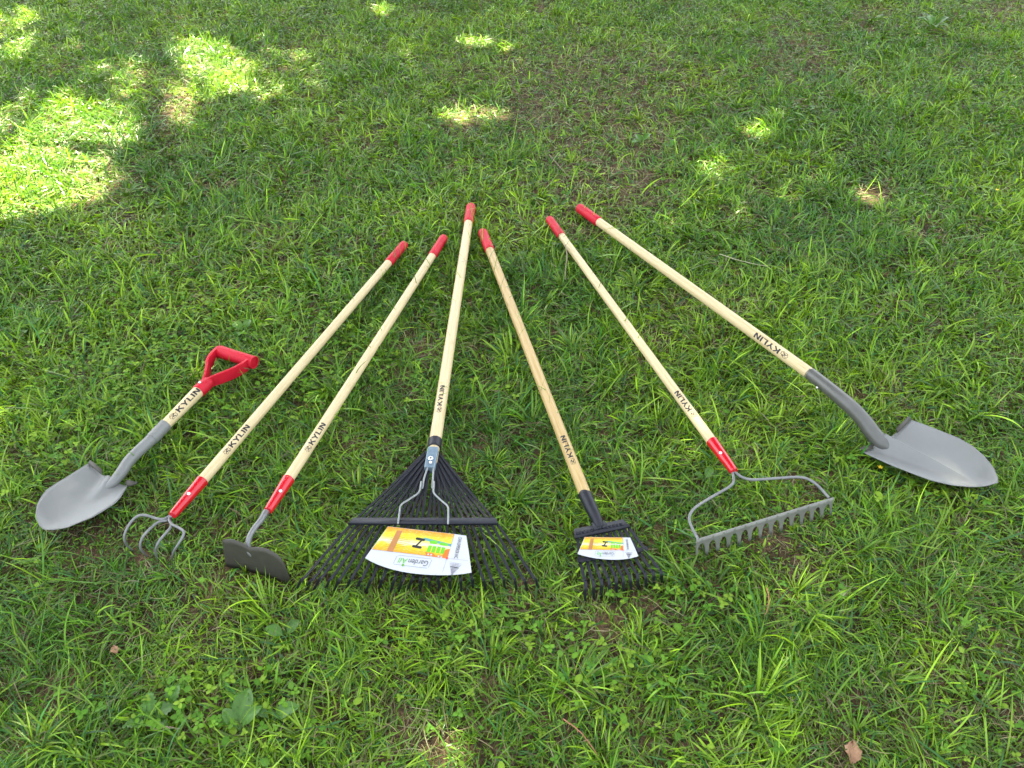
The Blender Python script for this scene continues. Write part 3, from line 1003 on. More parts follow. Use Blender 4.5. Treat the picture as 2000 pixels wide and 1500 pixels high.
# turf trodden and flattened round the tool heads: photo x, y, half-width, half-height, height factor
LOW = [(1500, 1045, 150, 65, .6), (1370, 1090, 50, 40, .6), (1600, 1010, 60, 45, .6), (500, 1110, 90, 45, .5), (300, 1070, 80, 50, .5), (830, 1150, 260, 35, .55), (830, 1010, 160, 110, .55), (1215, 1150, 95, 45, .45), (1200, 1060, 80, 60, .6), (150, 1010, 110, 60, .6), (1820, 930, 140, 50, .6)]
def low(x, y):
    px, py, _ = project(np.stack([x, y, np.full_like(x, .01)], -1))
    k = np.ones_like(x)
    for cx, cy, rx, ry, s in LOW:
        d = np.sqrt(((px - cx) / rx) ** 2 + ((py - cy) / ry) ** 2)
        k = np.minimum(k, s + (1 - s) * np.clip((d - .8) * 2.5, 0, 1))
    return k

def sample_ground(n, power=1.15, dmin=1.3, margin=.07):
    """points seen by the camera (with margin), density falling with distance"""
    out = []
    tot = 0
    while tot < n:
        m = n * 2
        x, y = rng.uniform(-4.7, 4.7, m), rng.uniform(.25, 6.6, m)
        px, py, dep = project(np.stack([x, y, np.zeros(m)], -1))
        ok = (px > -2000 * margin) & (px < 2000 * (1 + margin)) & (py < 1500 * (1 + margin)) & (py > -120)
        ok &= rng.random(m) < (dmin / np.maximum(dep, dmin)) ** power
        out.append(np.stack([x[ok], y[ok]], 1)); tot += ok.sum()
    return np.concatenate(out)[:n]

# ------------------------------------------------------------------ grass blades
def blades(root, az, th0, curl, length, width, col, rows=5, twist=None, press_=True, z0=None):
    """root (n,2); returns verts (n*(2*rows-1)), faces, colours (per vertex)"""
    n = len(root)
    if press_:
        length = length * low(root[:, 0], root[:, 1])
    P = np.zeros((n, rows, 3))
    P[:, 0, 0], P[:, 0, 1] = root[:, 0], root[:, 1]
    P[:, 0, 2] = -.004 if z0 is None else z0
    th = th0.copy(); a = az.copy()
    seg = length / (rows - 1)
    for k in range(1, rows):
        P[:, k, 0] = P[:, k - 1, 0] + seg * np.sin(th) * np.cos(a)
        P[:, k, 1] = P[:, k - 1, 1] + seg * np.sin(th) * np.sin(a)
        P[:, k, 2] = P[:, k - 1, 2] + seg * np.cos(th)
        th = th + curl / (rows - 2)
        if twist is not None:
            a = a + twist / (rows - 1)
    P[:, 1:, 2] = np.maximum(P[:, 1:, 2], .003 + .012 * rng.random((n, 1)))
    side = np.stack([-np.sin(az), np.cos(az), np.zeros(n)], 1)
    roll = rng.normal(0, .6, n)
    side = side * np.cos(roll)[:, None] + np.array([0, 0, 1.]) * np.sin(roll)[:, None]
    prof_ = np.interp(np.linspace(0, 1, rows), [0, .25, .7, 1], [.65, 1, .92, 0])
    V = np.zeros((n, 2 * rows - 1, 3))
    for k in range(rows - 1):
        wv = side * (width * prof_[k] / 2)[:, None]
        V[:, 2 * k] = P[:, k] - wv
        V[:, 2 * k + 1] = P[:, k] + wv
    V[:, -1] = P[:, -1]
    if press_:
        V = press_down(V)
    vpb = 2 * rows - 1
    quad = np.array([[2 * k, 2 * k + 1, 2 * k + 3, 2 * k + 2] for k in range(rows - 2)])
    tri = np.array([[2 * rows - 4, 2 * rows - 3, 2 * rows - 2]])
    b = (np.arange(n) * vpb)
    Q = (quad[None] + b[:, None, None]).reshape(-1, 4)
    T = (tri[None] + b[:, None, None]).reshape(-1, 3)
    C = np.repeat(col[:, None, :], vpb, 1)
    # pale sheath at the root of each blade, as real blades have
    rootmix = np.clip(1 - np.repeat(np.arange(rows), 2)[:vpb] / 1.4, 0, 1) * .22
    pale = np.array([.22, .24, .09])
    C = C * (1 - rootmix)[None, :, None] + pale * rootmix[None, :, None]
    return V.reshape(-1, 3), Q, T, C.reshape(-1, 3)

def big_mesh(name, parts, mt, label=None, kind='stuff'):
    V, Q, T, C = [], [], [], []
    b = 0
    for v, q, t, c in parts:
        V.append(v); C.append(c)
        if len(q): Q.append(q + b)
        if len(t): T.append(t + b)
        b += len(v)
    V, C = np.concatenate(V), np.concatenate(C)
    Q = np.concatenate(Q) if Q else np.zeros((0, 4), int)
    T = np.concatenate(T) if T else np.zeros((0, 3), int)
    me = bpy.data.meshes.new(name)
    me.vertices.add(len(V)); me.vertices.foreach_set('co', V.astype(np.float32).ravel())
    nl = len(Q) * 4 + len(T) * 3
    me.loops.add(nl)
    me.loops.foreach_set('vertex_index', np.concatenate([Q.ravel(), T.ravel()]).astype(np.int32))
    me.polygons.add(len(Q) + len(T))
    me.polygons.foreach_set('loop_start', np.r_[np.arange(len(Q)) * 4, len(Q) * 4 + np.arange(len(T)) * 3].astype(np.int32))
    me.update(calc_edges=True)
    at_ = me.color_attributes.new('tint', 'FLOAT_COLOR', 'POINT')
    at_.data.foreach_set('color', np.c_[np.clip(C, 0, 1), np.ones(len(C))].astype(np.float32).ravel())
    me.materials.append(mt)
    me.shade_smooth()
    o = bpy.data.objects.new(name, me)
    COL.objects.link(o)
    if kind:
        o['kind'] = kind
    return o

GREENS = np.array([[.044, .130, .009], [.078, .190, .011], [.134, .265, .013], [.218, .355, .017], [.036, .125, .022], [.110, .180, .020]])
def green(x, y, bias=0, n=None):
    n = len(x)
    t = f_mid(x, y) * .55 + f_big(x, y) * .55 + rng.normal(0, .20, n) - .03 + bias
    t = np.clip(t, 0, 1) * 3
    i = np.clip(t.astype(int), 0, 2); f = (t - i)[:, None]
    c = GREENS[i] * (1 - f) + GREENS[i + 1] * f
    blue = (rng.random(n) < .13)
    c[blue] = GREENS[4]
    ol = (rng.random(n) < .12)
    c[ol] = GREENS[5]
    return c * np.exp(rng.normal(.05, .28, (n, 1)))

def radius_scale(x, y):
    _, _, dep = project(np.stack([x, y, np.zeros_like(x)], -1))
    return np.clip(dep / 1.9, .88, 1.6)       # coarser blades far off, where they are thinner on the ground

parts, dry = [], []
# a. fine matted turf
NB = 285000
p = sample_ground(NB, 1.0)
b_ = bare(p[:, 0], p[:, 1])
cl = clover_d(p[:, 0], p[:, 1])
keep = rng.random(len(p)) > np.clip(b_ * 1.1 + cl * .45, 0, .96)
p, b_ = p[keep], b_[keep]
n = len(p)
az = f_az(p[:, 0], p[:, 1]) * 9 + f_az2(p[:, 0], p[:, 1]) * 5 + rng.normal(0, .95, n)
rs = radius_scale(p[:, 0], p[:, 1])
hh = (.55 + .9 * f_h(p[:, 0], p[:, 1])) * (1 - .45 * b_)
ln = rng.gamma(6, .047 / 6, n) * hh * (.85 + .15 * rs)
parts.append(blades(p, az, np.where(rng.random(n) < .45, rng.uniform(.15, 1.0, n), rng.uniform(.9, 1.5, n)), np.where(rng.random(n) < .5, rng.uniform(-.1, .5, n), rng.uniform(.4, 1.4, n)), ln, rng.uniform(.0018, .0044, n) * rs, green(p[:, 0], p[:, 1]), 5, rng.normal(0, .7, n)))
# b. coarser broad blades, in drifts
p = sample_ground(34000)
q = f_big(p[:, 0], p[:, 1]) * .6 + f_az(p[:, 1] + 3, p[:, 0]) * .4
keep = (q > .42 + .12 * rng.random(len(p))) & (rng.random(len(p)) > bare(p[:, 0], p[:, 1]) * 1.2)
p = p[keep]; n = len(p)
az = f_az(p[:, 0], p[:, 1]) * 7 + rng.normal(0, 1.1, n)
rs = radius_scale(p[:, 0], p[:, 1])
parts.append(blades(p, az, rng.uniform(.3, 1.45, n), rng.uniform(-.1, .9, n), rng.uniform(.035, .08, n), rng.uniform(.0038, .0062, n) * rs ** .7, green(p[:, 0], p[:, 1], .12), 5, rng.normal(0, .6, n)))
# c. tufts
ctr = sample_ground(1150, 1.0)
ctr = ctr[rng.random(len(ctr)) > bare(ctr[:, 0], ctr[:, 1]) * .9]
# tufts that stand out in the photograph
show = [(1700, 100 - 60), (1640, 30), (1460, 40), (860, 185), (800, 235), (1520, 240), (1330, 220), (1640, 330), (1610, 360), (560, 300), (1800, 300), (420, 150), (130, 200), (60, 240), (60, 620), (330, 1080), (470, 960), (410, 960), (1310, 1330), (1180, 1370), (1120, 1340), (1540, 1350), (1480, 1370), (60, 1460), (120, 1440), (180, 1450), (600, 1440), (1540, 700), (1620, 860), (1850, 760), (1900, 700), (1930, 800), (1250, 560), (1280, 520), (1100, 560), (1050, 380), (1360, 380), (640, 760), (700, 960), (300, 640), (740, 980), (1040, 820), (1290, 860), (1340, 1130), (1580, 1200), (1950, 1150), (1880, 1250), (870, 1300), (1000, 700), (700, 620), (1000, 980), (310, 860), (350, 905), (1010, 520), (1460, 1110), (690, 1290), (530, 1200)]
ctr = np.vstack([ctr, [at(x, y, .01)[:2] for x, y in show]])
big = np.r_[rng.uniform(.5, 1.0, len(ctr) - len(show)), rng.uniform(1.0, 1.5, len(show))]
cnt = (rng.integers(14, 34, len(ctr)) * big).astype(int)
idx = np.repeat(np.arange(len(ctr)), cnt)
n = len(idx)
a0 = rng.uniform(0, 6.283, len(ctr))
az = np.where(rng.random(n) < .8, a0[idx] + rng.normal(0, .9, n), rng.uniform(0, 6.283, n))
rd = rng.random(n) ** .5 * .020 * big[idx]
p = ctr[idx] + np.stack([np.cos(az) * rd, np.sin(az) * rd], 1)
tb_ = rng.normal(.22, .25, len(ctr))[idx]
rs = radius_scale(p[:, 0], p[:, 1])
parts.append(blades(p, az, rng.uniform(.1, .85, n) + rd * 10, rng.uniform(.3, 1.5, n), rng.uniform(.05, .10, n) * (.5 + .5 * big[idx]), rng.uniform(.0026, .0050, n) * big[idx] ** .5 * rs ** .6, green(p[:, 0], p[:, 1], tb_), 6, rng.normal(0, .4, n)))
# d. single long blades and runners lying on top
p = sample_ground(2600, 1.2)
n = len(p)
rs = radius_scale(p[:, 0], p[:, 1])
parts.append(blades(p, rng.uniform(0, 6.283, n), rng.uniform(.5, 1.2, n), rng.uniform(.2, .8, n), rng.uniform(.09, .17, n), rng.uniform(.0022, .0048, n) * rs ** .5, green(p[:, 0], p[:, 1], .3), 8, rng.normal(0, .8, n)))
# e. blades that reach over the shafts
over, oaz = [], []
for (x0, y0), (x1, y1), k in (((395, 935), (785, 485), 11), ((562, 935), (862, 475), 13), ((850, 840), (918, 410), 16), ((1140, 950), (945, 460), 18), ((1388, 855), (1075, 435), 10), ((1580, 725), (1135, 410), 14), ((240, 930), (395, 760), 5), ((330, 1000), (390, 940), 2), ((520, 1000), (560, 930), 2), ((1430, 920), (1392, 860), 2), ((1620, 770), (1700, 850), 2)):
    for _ in range(int(k * 1.8)):
        t = rng.random()
        c = at(x0 + (x1 - x0) * t, y0 + (y1 - y0) * t, .03)[:2]
        d = at(x1, y1, .03)[:2] - at(x0, y0, .03)[:2]; d = d / np.linalg.norm(d)
        nrm = np.array([-d[1], d[0]])
        if nrm[1] > 0: nrm = -nrm            # roots on the near side of the shaft, so the blade is seen against it
        if rng.random() < .15: nrm = -nrm
        over.append(c + nrm * (.0185 + rng.random() * .008) + d * rng.normal(0, .01))
        oaz.append(math.atan2(-nrm[1], -nrm[0]) + rng.normal(0, .7))
over, oaz = np.array(over), np.array(oaz); n = len(over)
cov = green(over[:, 0], over[:, 1], .1)
parts.append(blades(over, oaz, rng.uniform(-.25, .08, n), rng.uniform(.8, 1.9, n), rng.uniform(.095, .15, n), rng.uniform(.0018, .0032, n), cov, 9, rng.normal(0, .3, n), press_=False, z0=.008))
# f. turf that stands up along both sides of the shafts and sockets
sd, sa_ = [], []
for (x0, y0), (x1, y1) in (((335, 1005), (788, 480)), ((525, 1000), (866, 466)), ((845, 870), (918, 405)), ((1165, 1020), (943, 455)), ((1430, 920), (1073, 430)), ((1690, 830), (1600, 745)), ((1600, 745), (1130, 407)), ((235, 940), (395, 765))):
    A_, B_2 = at(x0, y0, .02)[:2], at(x1, y1, .02)[:2]
    d = B_2 - A_; Ld = np.linalg.norm(d); d = d / Ld; nrm = np.array([-d[1], d[0]])
    k = int(Ld * 520)
    t = rng.random(k) * Ld; o_ = rng.choice([-1, 1], k) * rng.uniform(.020, .045, k)
    keep_ = f_small(A_[0] + d[0] * t, A_[1] + d[1] * t) > .35
    sd.append((A_ + d * t[:, None] + nrm * o_[:, None])[keep_])
p = np.concatenate(sd); n = len(p)
parts.append(blades(p, rng.uniform(0, 6.283, n), rng.uniform(.1, 1.0, n), rng.uniform(.2, 1.2, n), rng.uniform(.035, .08, n), rng.uniform(.0020, .0042, n), green(p[:, 0], p[:, 1], .05), 6, rng.normal(0, .5, n)))
big_mesh('grass', parts, M['grass'])

# dry thatch
NB = 95000
p = sample_ground(NB)
b_ = bare(p[:, 0], p[:, 1])
keep = rng.random(len(p)) < .34 + b_ * 1.0
p, b_ = p[keep], b_[keep]; n = len(p)
az = rng.uniform(0, 6.283, n)
th0 = rng.uniform(1.1, 1.55, n)
rs = radius_scale(p[:, 0], p[:, 1])
straw = np.array([[.30, .25, .12], [.22, .17, .085], [.15, .11, .06], [.20, .22, .09], [.38, .33, .19]])
ci = rng.choice(5, n, p=[.26, .22, .18, .24, .10])
col = straw[ci] * rng.uniform(.32, .88, (n, 1)) * (1 + .8 * b_[:, None])
dry.append(blades(p, az, th0, rng.uniform(-.1, .35, n), rng.uniform(.02, .07, n), rng.uniform(.0010, .0022, n) * rs, col, 4, rng.normal(0, .7, n), z0=rng.uniform(.0, .022, n)))
big_mesh('dry_thatch', dry, M['dry'])

# clover and small round-leaved weeds
def leaves(c, nrm_tilt, az, size, asp, col, fold=.15):
    """small oval leaves: centre fan of 8 points, slightly folded along the midrib"""
    n = len(c)
    ang = np.linspace(0, 2 * np.pi, 8, endpoint=False)
    ex = np.stack([np.cos(az), np.sin(az), np.zeros(n)], 1)
    ey0 = np.stack([-np.sin(az), np.cos(az), np.zeros(n)], 1)
    t = nrm_tilt
    ta = rng.uniform(0, 6.283, n)
    nx = np.stack([np.sin(t) * np.cos(ta), np.sin(t) * np.sin(ta), np.cos(t)], 1)
    ex = ex - nx * (ex * nx).sum(1, keepdims=True); ex /= np.linalg.norm(ex, axis=1, keepdims=True)
    ey = np.cross(nx, ex)
    V = np.zeros((n, 9, 3))
    V[:, 0] = c
    for k, a in enumerate(ang):
        r_ = size * (1 + (.12 if k == 0 else 0))
        V[:, k + 1] = c + ex * (math.cos(a) * r_)[:, None] + ey * (math.sin(a) * r_ * asp)[:, None] + nx * (abs(math.sin(a)) * fold * size)[:, None]
    T = np.array([[0, 1 + k, 1 + (k + 1) % 8] for k in range(8)])
    T = (T[None] + (np.arange(n) * 9)[:, None, None]).reshape(-1, 3)
    V = press_down(V)
    C = np.repeat(col[:, None, :], 9, 1)
    C[:, 0] *= 1.25
    return V.reshape(-1, 3), np.zeros((0, 4), int), T, C.reshape(-1, 3)
cp = []
p = sample_ground(60000, 1.5)
cd = clover_d(p[:, 0], p[:, 1])
p = p[rng.random(len(p)) < cd * .85]
n = len(p)
z = rng.uniform(.008, .042, n)
az0 = rng.uniform(0, 6.283, n)
lc = np.array([[.12, .26, .018], [.08, .20, .014], [.19, .31, .022]])[rng.integers(0, 3, n)] * rng.uniform(.8, 1.2, (n, 1))
sz = rng.uniform(.0032, .0068, n)
tri3 = rng.random(n) < .7
for k in range(3):
    s = tri3 if k else np.ones(n, bool)
    a = az0[s] + k * 2.094
    c = np.stack([p[s, 0] + np.cos(a) * sz[s] * .95, p[s, 1] + np.sin(a) * sz[s] * .95, z[s]], 1)
    cp.append(leaves(c, rng.uniform(0, .6, s.sum()), a, sz[s] * np.where(tri3[s], 1, 1.5), .78, lc[s]))
stem = blades(p, rng.uniform(0, 6.283, n), rng.uniform(.0, .4, n), rng.uniform(0, .3, n), z + .004, np.full(n, .0012), lc, 3)
cp.append(stem)
big_mesh('clover', cp, M['clover'])

# ------------------------------------------------------------------ ground
def ground():
    nx, ny = 420, 320
    xs = np.linspace(-5.2, 5.2, nx); ys = np.linspace(.1, 7.2, ny)
    X, Y = np.meshgrid(xs, ys, indexing='ij')
    f1, f2 = Field(.035, 31), Field(.012, 32)
    edge = np.minimum(np.minimum(X + 5.2, 5.2 - X), np.minimum(Y - .1, 7.2 - Y))
    Z = ((f1(X, Y) - .5) * .014 + (f2(X, Y) - .5) * .006) * np.clip(edge * 4, 0, 1) - .003
    V = np.stack([X, Y, Z], -1).reshape(-1, 3)
    i, j = np.meshgrid(np.arange(nx - 1), np.arange(ny - 1), indexing='ij')
    a = (i * ny + j).ravel()
    Q = np.stack([a, a + ny, a + ny + 1, a + 1], 1)
    # outer skirt to the horizon
    far = 220
    nb = len(V)
    V = np.vstack([V, [(-5.2, .1, -.003), (5.2, .1, -.003), (5.2, 7.2, -.003), (-5.2, 7.2, -.003), (-far, -far, -.003), (far, -far, -.003), (far, far, -.003), (-far, far, -.003)]])
    Q = np.vstack([Q, [(nb + k, nb + 4 + k, nb + 4 + (k + 1) % 4, nb + (k + 1) % 4) for k in range(4)]])
    m = mat('lawn_soil', (.1, .07, .04), .9, 0, .2)
    b = m.node_tree.nodes['Principled BSDF']
    tc = N(m, 'ShaderNodeTexCoord')
    n1 = N(m, 'ShaderNodeTexNoise', Scale=9., Detail=8., Roughness=.7)
    n2 = N(m, 'ShaderNodeTexNoise', Scale=150., Detail=6., Roughness=.7)
    L(m, tc.outputs['Object'], n1.inputs['Vector']); L(m, tc.outputs['Object'], n2.inputs['Vector'])
    c1 = ramp(m, n1.outputs[0], [(.35, (.05, .037, .02)), (.5, (.10, .068, .04)), (.64, (.19, .12, .072))])
    c2 = ramp(m, n2.outputs[0], [(.35, (.35, .35, .3)), (.5, (.85, .85, .8)), (.68, (1.7, 1.55, 1.3))])
    mx = N(m, 'ShaderNodeMix', data_type='RGBA', blend_type='MULTIPLY', Factor=1.)
    L(m, c1, mx.inputs['A']); L(m, c2, mx.inputs['B'])
    L(m, mx.outputs['Result'], b.inputs['Base Color'])
    bp = N(m, 'ShaderNodeBump', Strength=.9, Distance=.004)
    L(m, n2.outputs[0], bp.inputs['Height']); L(m, bp.outputs[0], b.inputs['Normal'])
    o = big_mesh('ground', [(V, Q, np.zeros((0, 3), int), np.full((len(V), 3), .1))], m, kind='structure')
ground()

# ------------------------------------------------------------------ twigs, dead leaves, weeds, flowers
def twig(pts, r, m, label, name='twig', cat='twig'):
    P = smooth([at(*q) for q in pts], 24)
    P = P + rng.normal(0, .0004, P.shape)
    mb = MB()
    mb.tube(P, [r, r * .9, r * .75, r * .55], 8)
    c = P[0]
    for t in (.35, .62):        # side buds
        i = int(t * (len(P) - 1))
        d = unit(P[i + 1] - P[i]); s = unit(np.cross(d, [.2, .3, 1]))
        mb.tube([P[i], P[i] + d * .003 + s * .005], [r * .6, r * .3], 6)
    mb.v = [tuple(np.array(v) - c) for v in mb.v]
    o = mb.build(name, M[m])
    o.location = tuple(c)
    return tag(o, label, cat)
twig([(1104, 478, .062), (1107, 500, .058), (1105, 522, .052), (1104, 546, .046)], .0021, 'twig', 'thin grey twig leaning on the bow rake shaft below its red grip')
twig([(1497, 1148, .040), (1501, 1165, .042), (1500, 1185, .040), (1495, 1200, .036)], .0014, 'redtwig', 'short reddish twig in the grass in front of the bow rake')
twig([(1100, 1404, .040), (1128, 1425, .042), (1150, 1450, .040), (1168, 1478, .036)], .0013, 'redtwig', 'thin brown twig in the grass along the bottom edge, below the shrub rake')
twig([(1073, 302, .050), (1090, 322, .048), (1112, 346, .044)], .0018, 'twig', 'short pale stick on the worn turf above the shaft tips')
twig([(1405, 496, .045), (1450, 510, .048), (1500, 521, .046)], .0014, 'paleleaf', 'pale straw stalk on the grass right of the long shovel shaft', 'straw_stalk', 'stalk')
twig([(300, 1424, .030), (325, 1420, .032), (352, 1424, .030)], .0018, 'twig', 'small stick lying near the bottom left corner')

def dead_leaf(px, py, z, size, az, m, label):
    c = at(px, py, z)
    V = []
    n_, m_ = 11, 5
    for i in range(n_):
        t = i / (n_ - 1)
        wd = math.sin(math.pi * t ** .8) * .36 * (1 + .15 * math.sin(i * 2.4))
        for k in range(m_):
            s = (k / (m_ - 1) - .5) * 2
            V.append(((t - .5) * size, s * wd * size, size * (.16 * s * s + .10 * math.sin(3 * t + s) + .05 * math.sin(9 * t) * s)))
    F = [(i * m_ + k, (i + 1) * m_ + k, (i + 1) * m_ + k + 1, i * m_ + k + 1) for i in range(n_ - 1) for k in range(m_ - 1)]
    mb = MB().add(V, F)
    o = mb.build('dead_leaf', M[m], angle=80, solid=.0006)
    o.location = tuple(c); o.rotation_euler = (rng.normal(0, .2), rng.normal(0, .2), az)
    return tag(o, label, 'leaf')
dead_leaf(1662, 1470, .022, .045, 1.2, 'deadleaf', 'curled brown dead leaf in the grass near the bottom right')
dead_leaf(1643, 1160, .022, .020, .4, 'paleleaf', 'pale dry leaf in the grass in front of the bow rake right end')
dead_leaf(224, 1270, .024, .022, 2.2, 'deadleaf', 'small tan dead leaf in the grass below the cultivator')

def weed(px, py, specs, label):
    """rosette: specs = (length, width, azimuth, lift, toothed)"""
    c = at(px, py, .0)
    root_ = thing('broadleaf_weed', c, label, 'weed')
    for ln_, wd_, a, lift, tooth in specs:
        n_, m_ = 15, 7
        V = []
        for i in range(n_):
            t = i / (n_ - 1)
            stalk = .18
            if t < stalk:
                ww = .05
            else:
                q = (t - stalk) / (1 - stalk)
                ww = .5 * math.sin(math.pi * q ** .72) ** .8 + .02
                ww *= 1 + tooth * .22 * (1 if i % 2 else -1)
            z = .012 + lift * math.sin(t * 1.9) * ln_
            for k in range(m_):
                s = (k / (m_ - 1) - .5) * 2
                x = t * ln_; y = s * ww * wd_
                zz = z + abs(s) * wd_ * .18 * min(1, ww * 2) - .02 * wd_ + .03 * wd_ * math.sin(t * 17 + s * 2)
                V.append((c[0] + x * math.cos(a) - y * math.sin(a), c[1] + x * math.sin(a) + y * math.cos(a), zz))
        F = [(i * m_ + k, (i + 1) * m_ + k, (i + 1) * m_ + k + 1, i * m_ + k + 1) for i in range(n_ - 1) for k in range(m_ - 1)]
        mb = MB().add(V, F)
        o = mb.build('leaf', M['weed'], root_, 80)
        ca = o.data.color_attributes.new('tint', 'FLOAT_COLOR', 'POINT')
        base = np.array([.062, .155, .014]) * rng.uniform(.85, 1.35)
        cc = []
        for i in range(n_):
            for k in range(m_):
                cc += list(base * (1.35 if k == m_ // 2 else rng.uniform(.92, 1.08))) + [1]
        ca.data.foreach_set('color', cc)
    return root_
weed(470, 1432, [(.075, .040, 1.5, .35, 0), (.055, .024, .7, .5, .3), (.05, .024, 2.4, .4, .3)], 'weed with one large ribbed upright leaf near the bottom left')
weed(530, 1412, [(.062, .032, .25, .4, 0), (.04, .018, 2.6, .4, 0)], 'weed with a pointed oval leaf right of the large ribbed weed')
weed(300, 1415, [(.05, .03, .5, .4, 1), (.055, .026, 1.9, .4, 1), (.045, .026, -.4, .3, 1), (.05, .02, 3.6, .4, 1)], 'low weed with toothed lobed leaves at the lower left')
weed(330, 1392, [(.045, .030, 1.2, .5, .6), (.035, .024, .1, .4, .6)], 'small lobed weed just above the toothed weed at the lower left')
weed(478, 655, [(.045, .030, 2.6, .5, 0), (.045, .026, 1.2, .5, 0), (.04, .024, 4.6, .4, 0)], 'oval leaved weed above the red D handle')
weed(1090, 350 + 60, [(.05, .02, .4, .4, 0), (.05, .018, 2.2, .5, 0)], 'narrow leaved weed between the shrub rake and bow rake grips')
weed(1252, 285, [(.07, .03, .8, .4, 0), (.06, .03, 2.0, .4, 0), (.06, .028, 3.6, .3, 0)], 'dark leaved weed on the worn brown turf at the top')
weed(1735, 320, [(.05, .034, 1.3, .5, 0), (.04, .026, 2.8, .4, 0)], 'small round leaved weed beside the bare soil patch')
weed(1820, 60, [(.12, .05, .4, .5, .2), (.11, .05, 1.6, .5, .2), (.12, .05, 2.9, .5, .2), (.10, .05, 4.4, .4, .2), (.1, .04, 5.4, .4, .2)], 'leafy dark weed in the shade at the top right corner')
weed(1310, 295, [(.05, .03, 1.2, .5, 0), (.04, .03, 2.9, .4, 0)], 'small round leaved weed right of the worn brown turf')
weed(560, 1090 + 160, [(.045, .026, 2.9, .4, 0), (.04, .026, .8, .5, 0)], 'small oval leaved weed below the hoe blade')
weed(60, 90 + 560, [(.05, .03, .8, .5, 0), (.045, .026, 2.5, .4, 0), (.045, .024, 5.0, .4, 0)], 'oval leaved weed at the left edge above the short shovel')
weed(1375, 985 + 20 - 60, [(.036, .022, .9, .6, 0), (.03, .02, 2.7, .5, 0)], 'tiny weed behind the left rod of the bow rake')

def flower(px, py, z, label):
    c = at(px, py, z)
    root_ = thing('yellow_flower', at(px, py, 0), label, 'flower')
    mb = MB()
    for k in range(5):
        a = k * 1.257
        d = np.array([math.cos(a), math.sin(a), .35]); s = np.array([-math.sin(a), math.cos(a), 0])
        mb.add([c, c + d * .004 + s * .0022, c + d * .0078, c + d * .004 - s * .0022], [(0, 1, 2, 3)])
    mb.build('petals', M['petal'], root_, 30, solid=.0003)
    st = MB(); st.tube([at(px, py, .0) + (c - at(px, py, z)) * 0, np.array([c[0], c[1], 0.01]), c], .0007, 6)
    st.v = st.v; st = MB(); st.tube([np.array([c[0] + .004, c[1], 0]), np.array([c[0] + .002, c[1], z * .6]), c], .0007, 6)
    st.build('stem', M['treeleaf'], root_, 60)
flower(1793, 66, .06, 'tiny yellow flower near the top right weed')
flower(1947, 371, .055, 'tiny yellow flower at the right edge beside thin turf')
flower(1719, 913, .03, 'tiny yellow flower under the long shovel blade edge')

# ------------------------------------------------------------------ unseen trees added beyond the frame to shade the lawn, crowns carved for sun patches
# sunlit patches of lawn: photo x, y, half-width, half-height, angle(deg), share of leaves missing there
SUNNY = [(40, 350, 200, 80, -4, 1), (-60, 280, 200, 70, 0, 1), (150, 225, 135, 52, 8, .98), (60, 232, 130, 45, 0, .85), (415, 112, 95, 50, 25, .98), (510, 95, 85, 36, 10, .78), (350, 192, 46, 46, 10, .9), (270, 160, 80, 50, 20, .6), (-10, 75, 80, 40, 0, .88), (30, 38, 60, 28, 0, .8), (560, 150, 90, 50, 0, .62), (200, 420, 90, 30, 0, .5),
         (930, 72, 34, 15, 0, .96), (1022, 97, 56, 18, 10, .95), (1070, 60, 50, 14, 0, .45), (915, 212, 72, 18, 0, .93), (850, 180, 40, 20, 0, .78), (1480, 240, 52, 24, -20, .92), (1397, 320, 52, 24, 0, .95), (1580, 352, 80, 28, -10, .7), (1690, 368, 46, 18, 15, .8), (745, 12, 30, 12, 0, .9), (795, 100, 16, 22, 0, .85), (1050, 180, 26, 7, 0, .85), (1295, 420, 36, 16, 0, .88), (1400, 400, 80, 36, 0, .6), (1340, 375, 40, 20, 0, .45), (1290, 235, 35, 12, 0, .6), (60, 620, 28, 12, 0, .5), (1000, 15, 60, 10, 0, .4), (1175, 55, 22, 7, 0, .55), (200, 150, 60, 40, 0, .35)]
def gap(g):
    px, py, _ = project(g)
    k = np.zeros(len(g))
    wob = (f_small(g[:, 0] * .8, g[:, 1] * .8) - .5) * .55 + (f_mid(g[:, 0], g[:, 1]) - .5) * .4
    for cx, cy, rx, ry, an, s in SUNNY:
        c, s_ = math.cos(R(an)), math.sin(R(an))
        dx, dy = px - cx, py - cy
        d = np.sqrt(((dx * c + dy * s_) / rx) ** 2 + ((-dx * s_ + dy * c) / ry) ** 2) + wob * .7
        k = np.maximum(k, s * np.clip((1.2 - d) * 2.8, 0, 1))
    return k

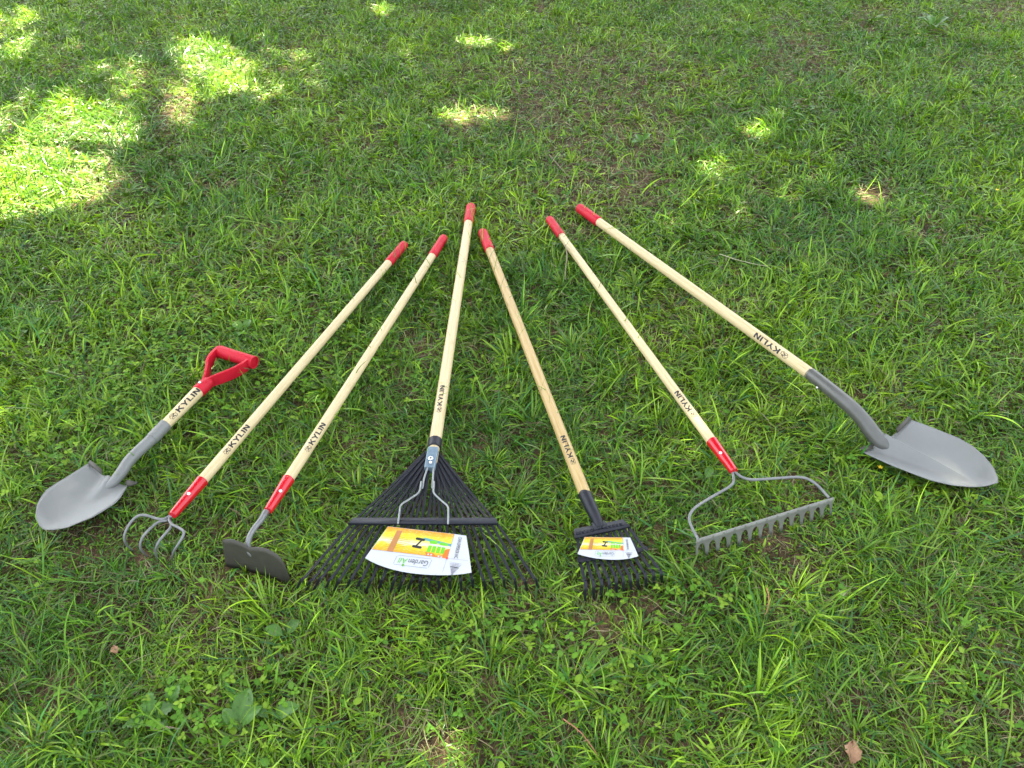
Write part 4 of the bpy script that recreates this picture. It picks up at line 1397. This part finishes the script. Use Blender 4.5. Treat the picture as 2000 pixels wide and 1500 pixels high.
def crown(name_, centre, rad, nleaf, lsize, trunk_xy, label, seed):
    r_ = np.random.default_rng(seed)
    root_ = thing('added_shade_tree', (trunk_xy[0], trunk_xy[1], 0), label, 'tree')
    tk = MB()
    base = np.array([trunk_xy[0], trunk_xy[1], -.1])
    top = np.array([centre[0], centre[1], centre[2] - rad[2] * .5])
    P = smooth([base, base * .6 + top * .4 + np.array([.15, -.1, 0]), top], 16)
    tk.tube(P, [.26, .2, .17, .13, .09], 14)
    tk.build('trunk', M['bark'], root_, 60)
    for k in range(12):
        a = k * 2.4
        e_ = centre + np.array([math.cos(a) * rad[0] * .75, math.sin(a) * rad[1] * .75, r_.uniform(-.3, .5) * rad[2]])
        s0 = P[int(len(P) * r_.uniform(.6, .95))]
        lb = MB(); lb.tube(smooth([s0, (s0 + e_) / 2 + np.array([0, 0, .3]), e_], 14), [.07, .045, .015], 8)
        lb.build('limb', M['bark'], root_, 60)
    # leaves in clumps through the crown
    nc = nleaf // 8
    cc = r_.normal(0, 1, (nc, 3)); cc /= np.linalg.norm(cc, axis=1, keepdims=True)
    cc = cc * (r_.random((nc, 1)) ** (1 / 3)) * rad + centre
    idx = r_.integers(0, nc, nleaf)
    c = cc[idx] + r_.normal(0, .34, (nleaf, 3))
    g = c - SUN_TO * ((c[:, 2:3] - .03) / SUN_TO[2])
    keep = r_.random(nleaf) > gap(g)
    c = c[keep]; n = len(c)
    d1 = r_.normal(0, 1, (n, 3)); d1[:, 2] *= .4; d1 /= np.linalg.norm(d1, axis=1, keepdims=True)
    d2 = r_.normal(0, 1, (n, 3)); d2[:, 2] *= .5
    d2 -= d1 * (d1 * d2).sum(1, keepdims=True); d2 /= np.linalg.norm(d2, axis=1, keepdims=True)
    s = r_.uniform(.7, 1.2, (n, 1)) * lsize
    V = np.stack([c - d1 * s, c - d2 * s * .5, c + d1 * s, c + d2 * s * .5], 1).reshape(-1, 3)
    Q = np.arange(n * 4).reshape(-1, 4)
    o = big_mesh('crown', [(V - np.array([trunk_xy[0], trunk_xy[1], 0]), Q, np.zeros((0, 3), int), np.full((n * 4, 3), .1))], M['treeleaf'], kind=None)
    o.parent = root_
HC = 8.0
sh = SUN_TO * (HC / SUN_TO[2])
crown('a', np.array([-2.4 + sh[0], 4.6 + sh[1], HC]), np.array([4.2, 4.8, 1.3]), 36000, .07, (-4.2, 12.5), 'broad leafy shade tree beyond the top left of the lawn', 1)
crown('b', np.array([2.8 + sh[0], 4.5 + sh[1], HC + .4]), np.array([4.2, 5.0, 1.3]), 50000, .07, (4.2, 12.8), 'broad leafy shade tree beyond the top right of the lawn', 2)
crown('c', np.array([0.1 + sh[0], .9 + sh[1], HC - .3]), np.array([4.8, 3.8, 1.2]), 48000, .07, (.4, 9.8), 'leafy shade tree standing behind the top middle of the lawn', 3)
crown('d', np.array([0.3 + sh[0], 7.6 + sh[1], HC + .2]), np.array([6.0, 3.0, 1.2]), 30000, .07, (.9, 15.5), 'leafy shade tree farthest back beyond the top of the lawn', 4)
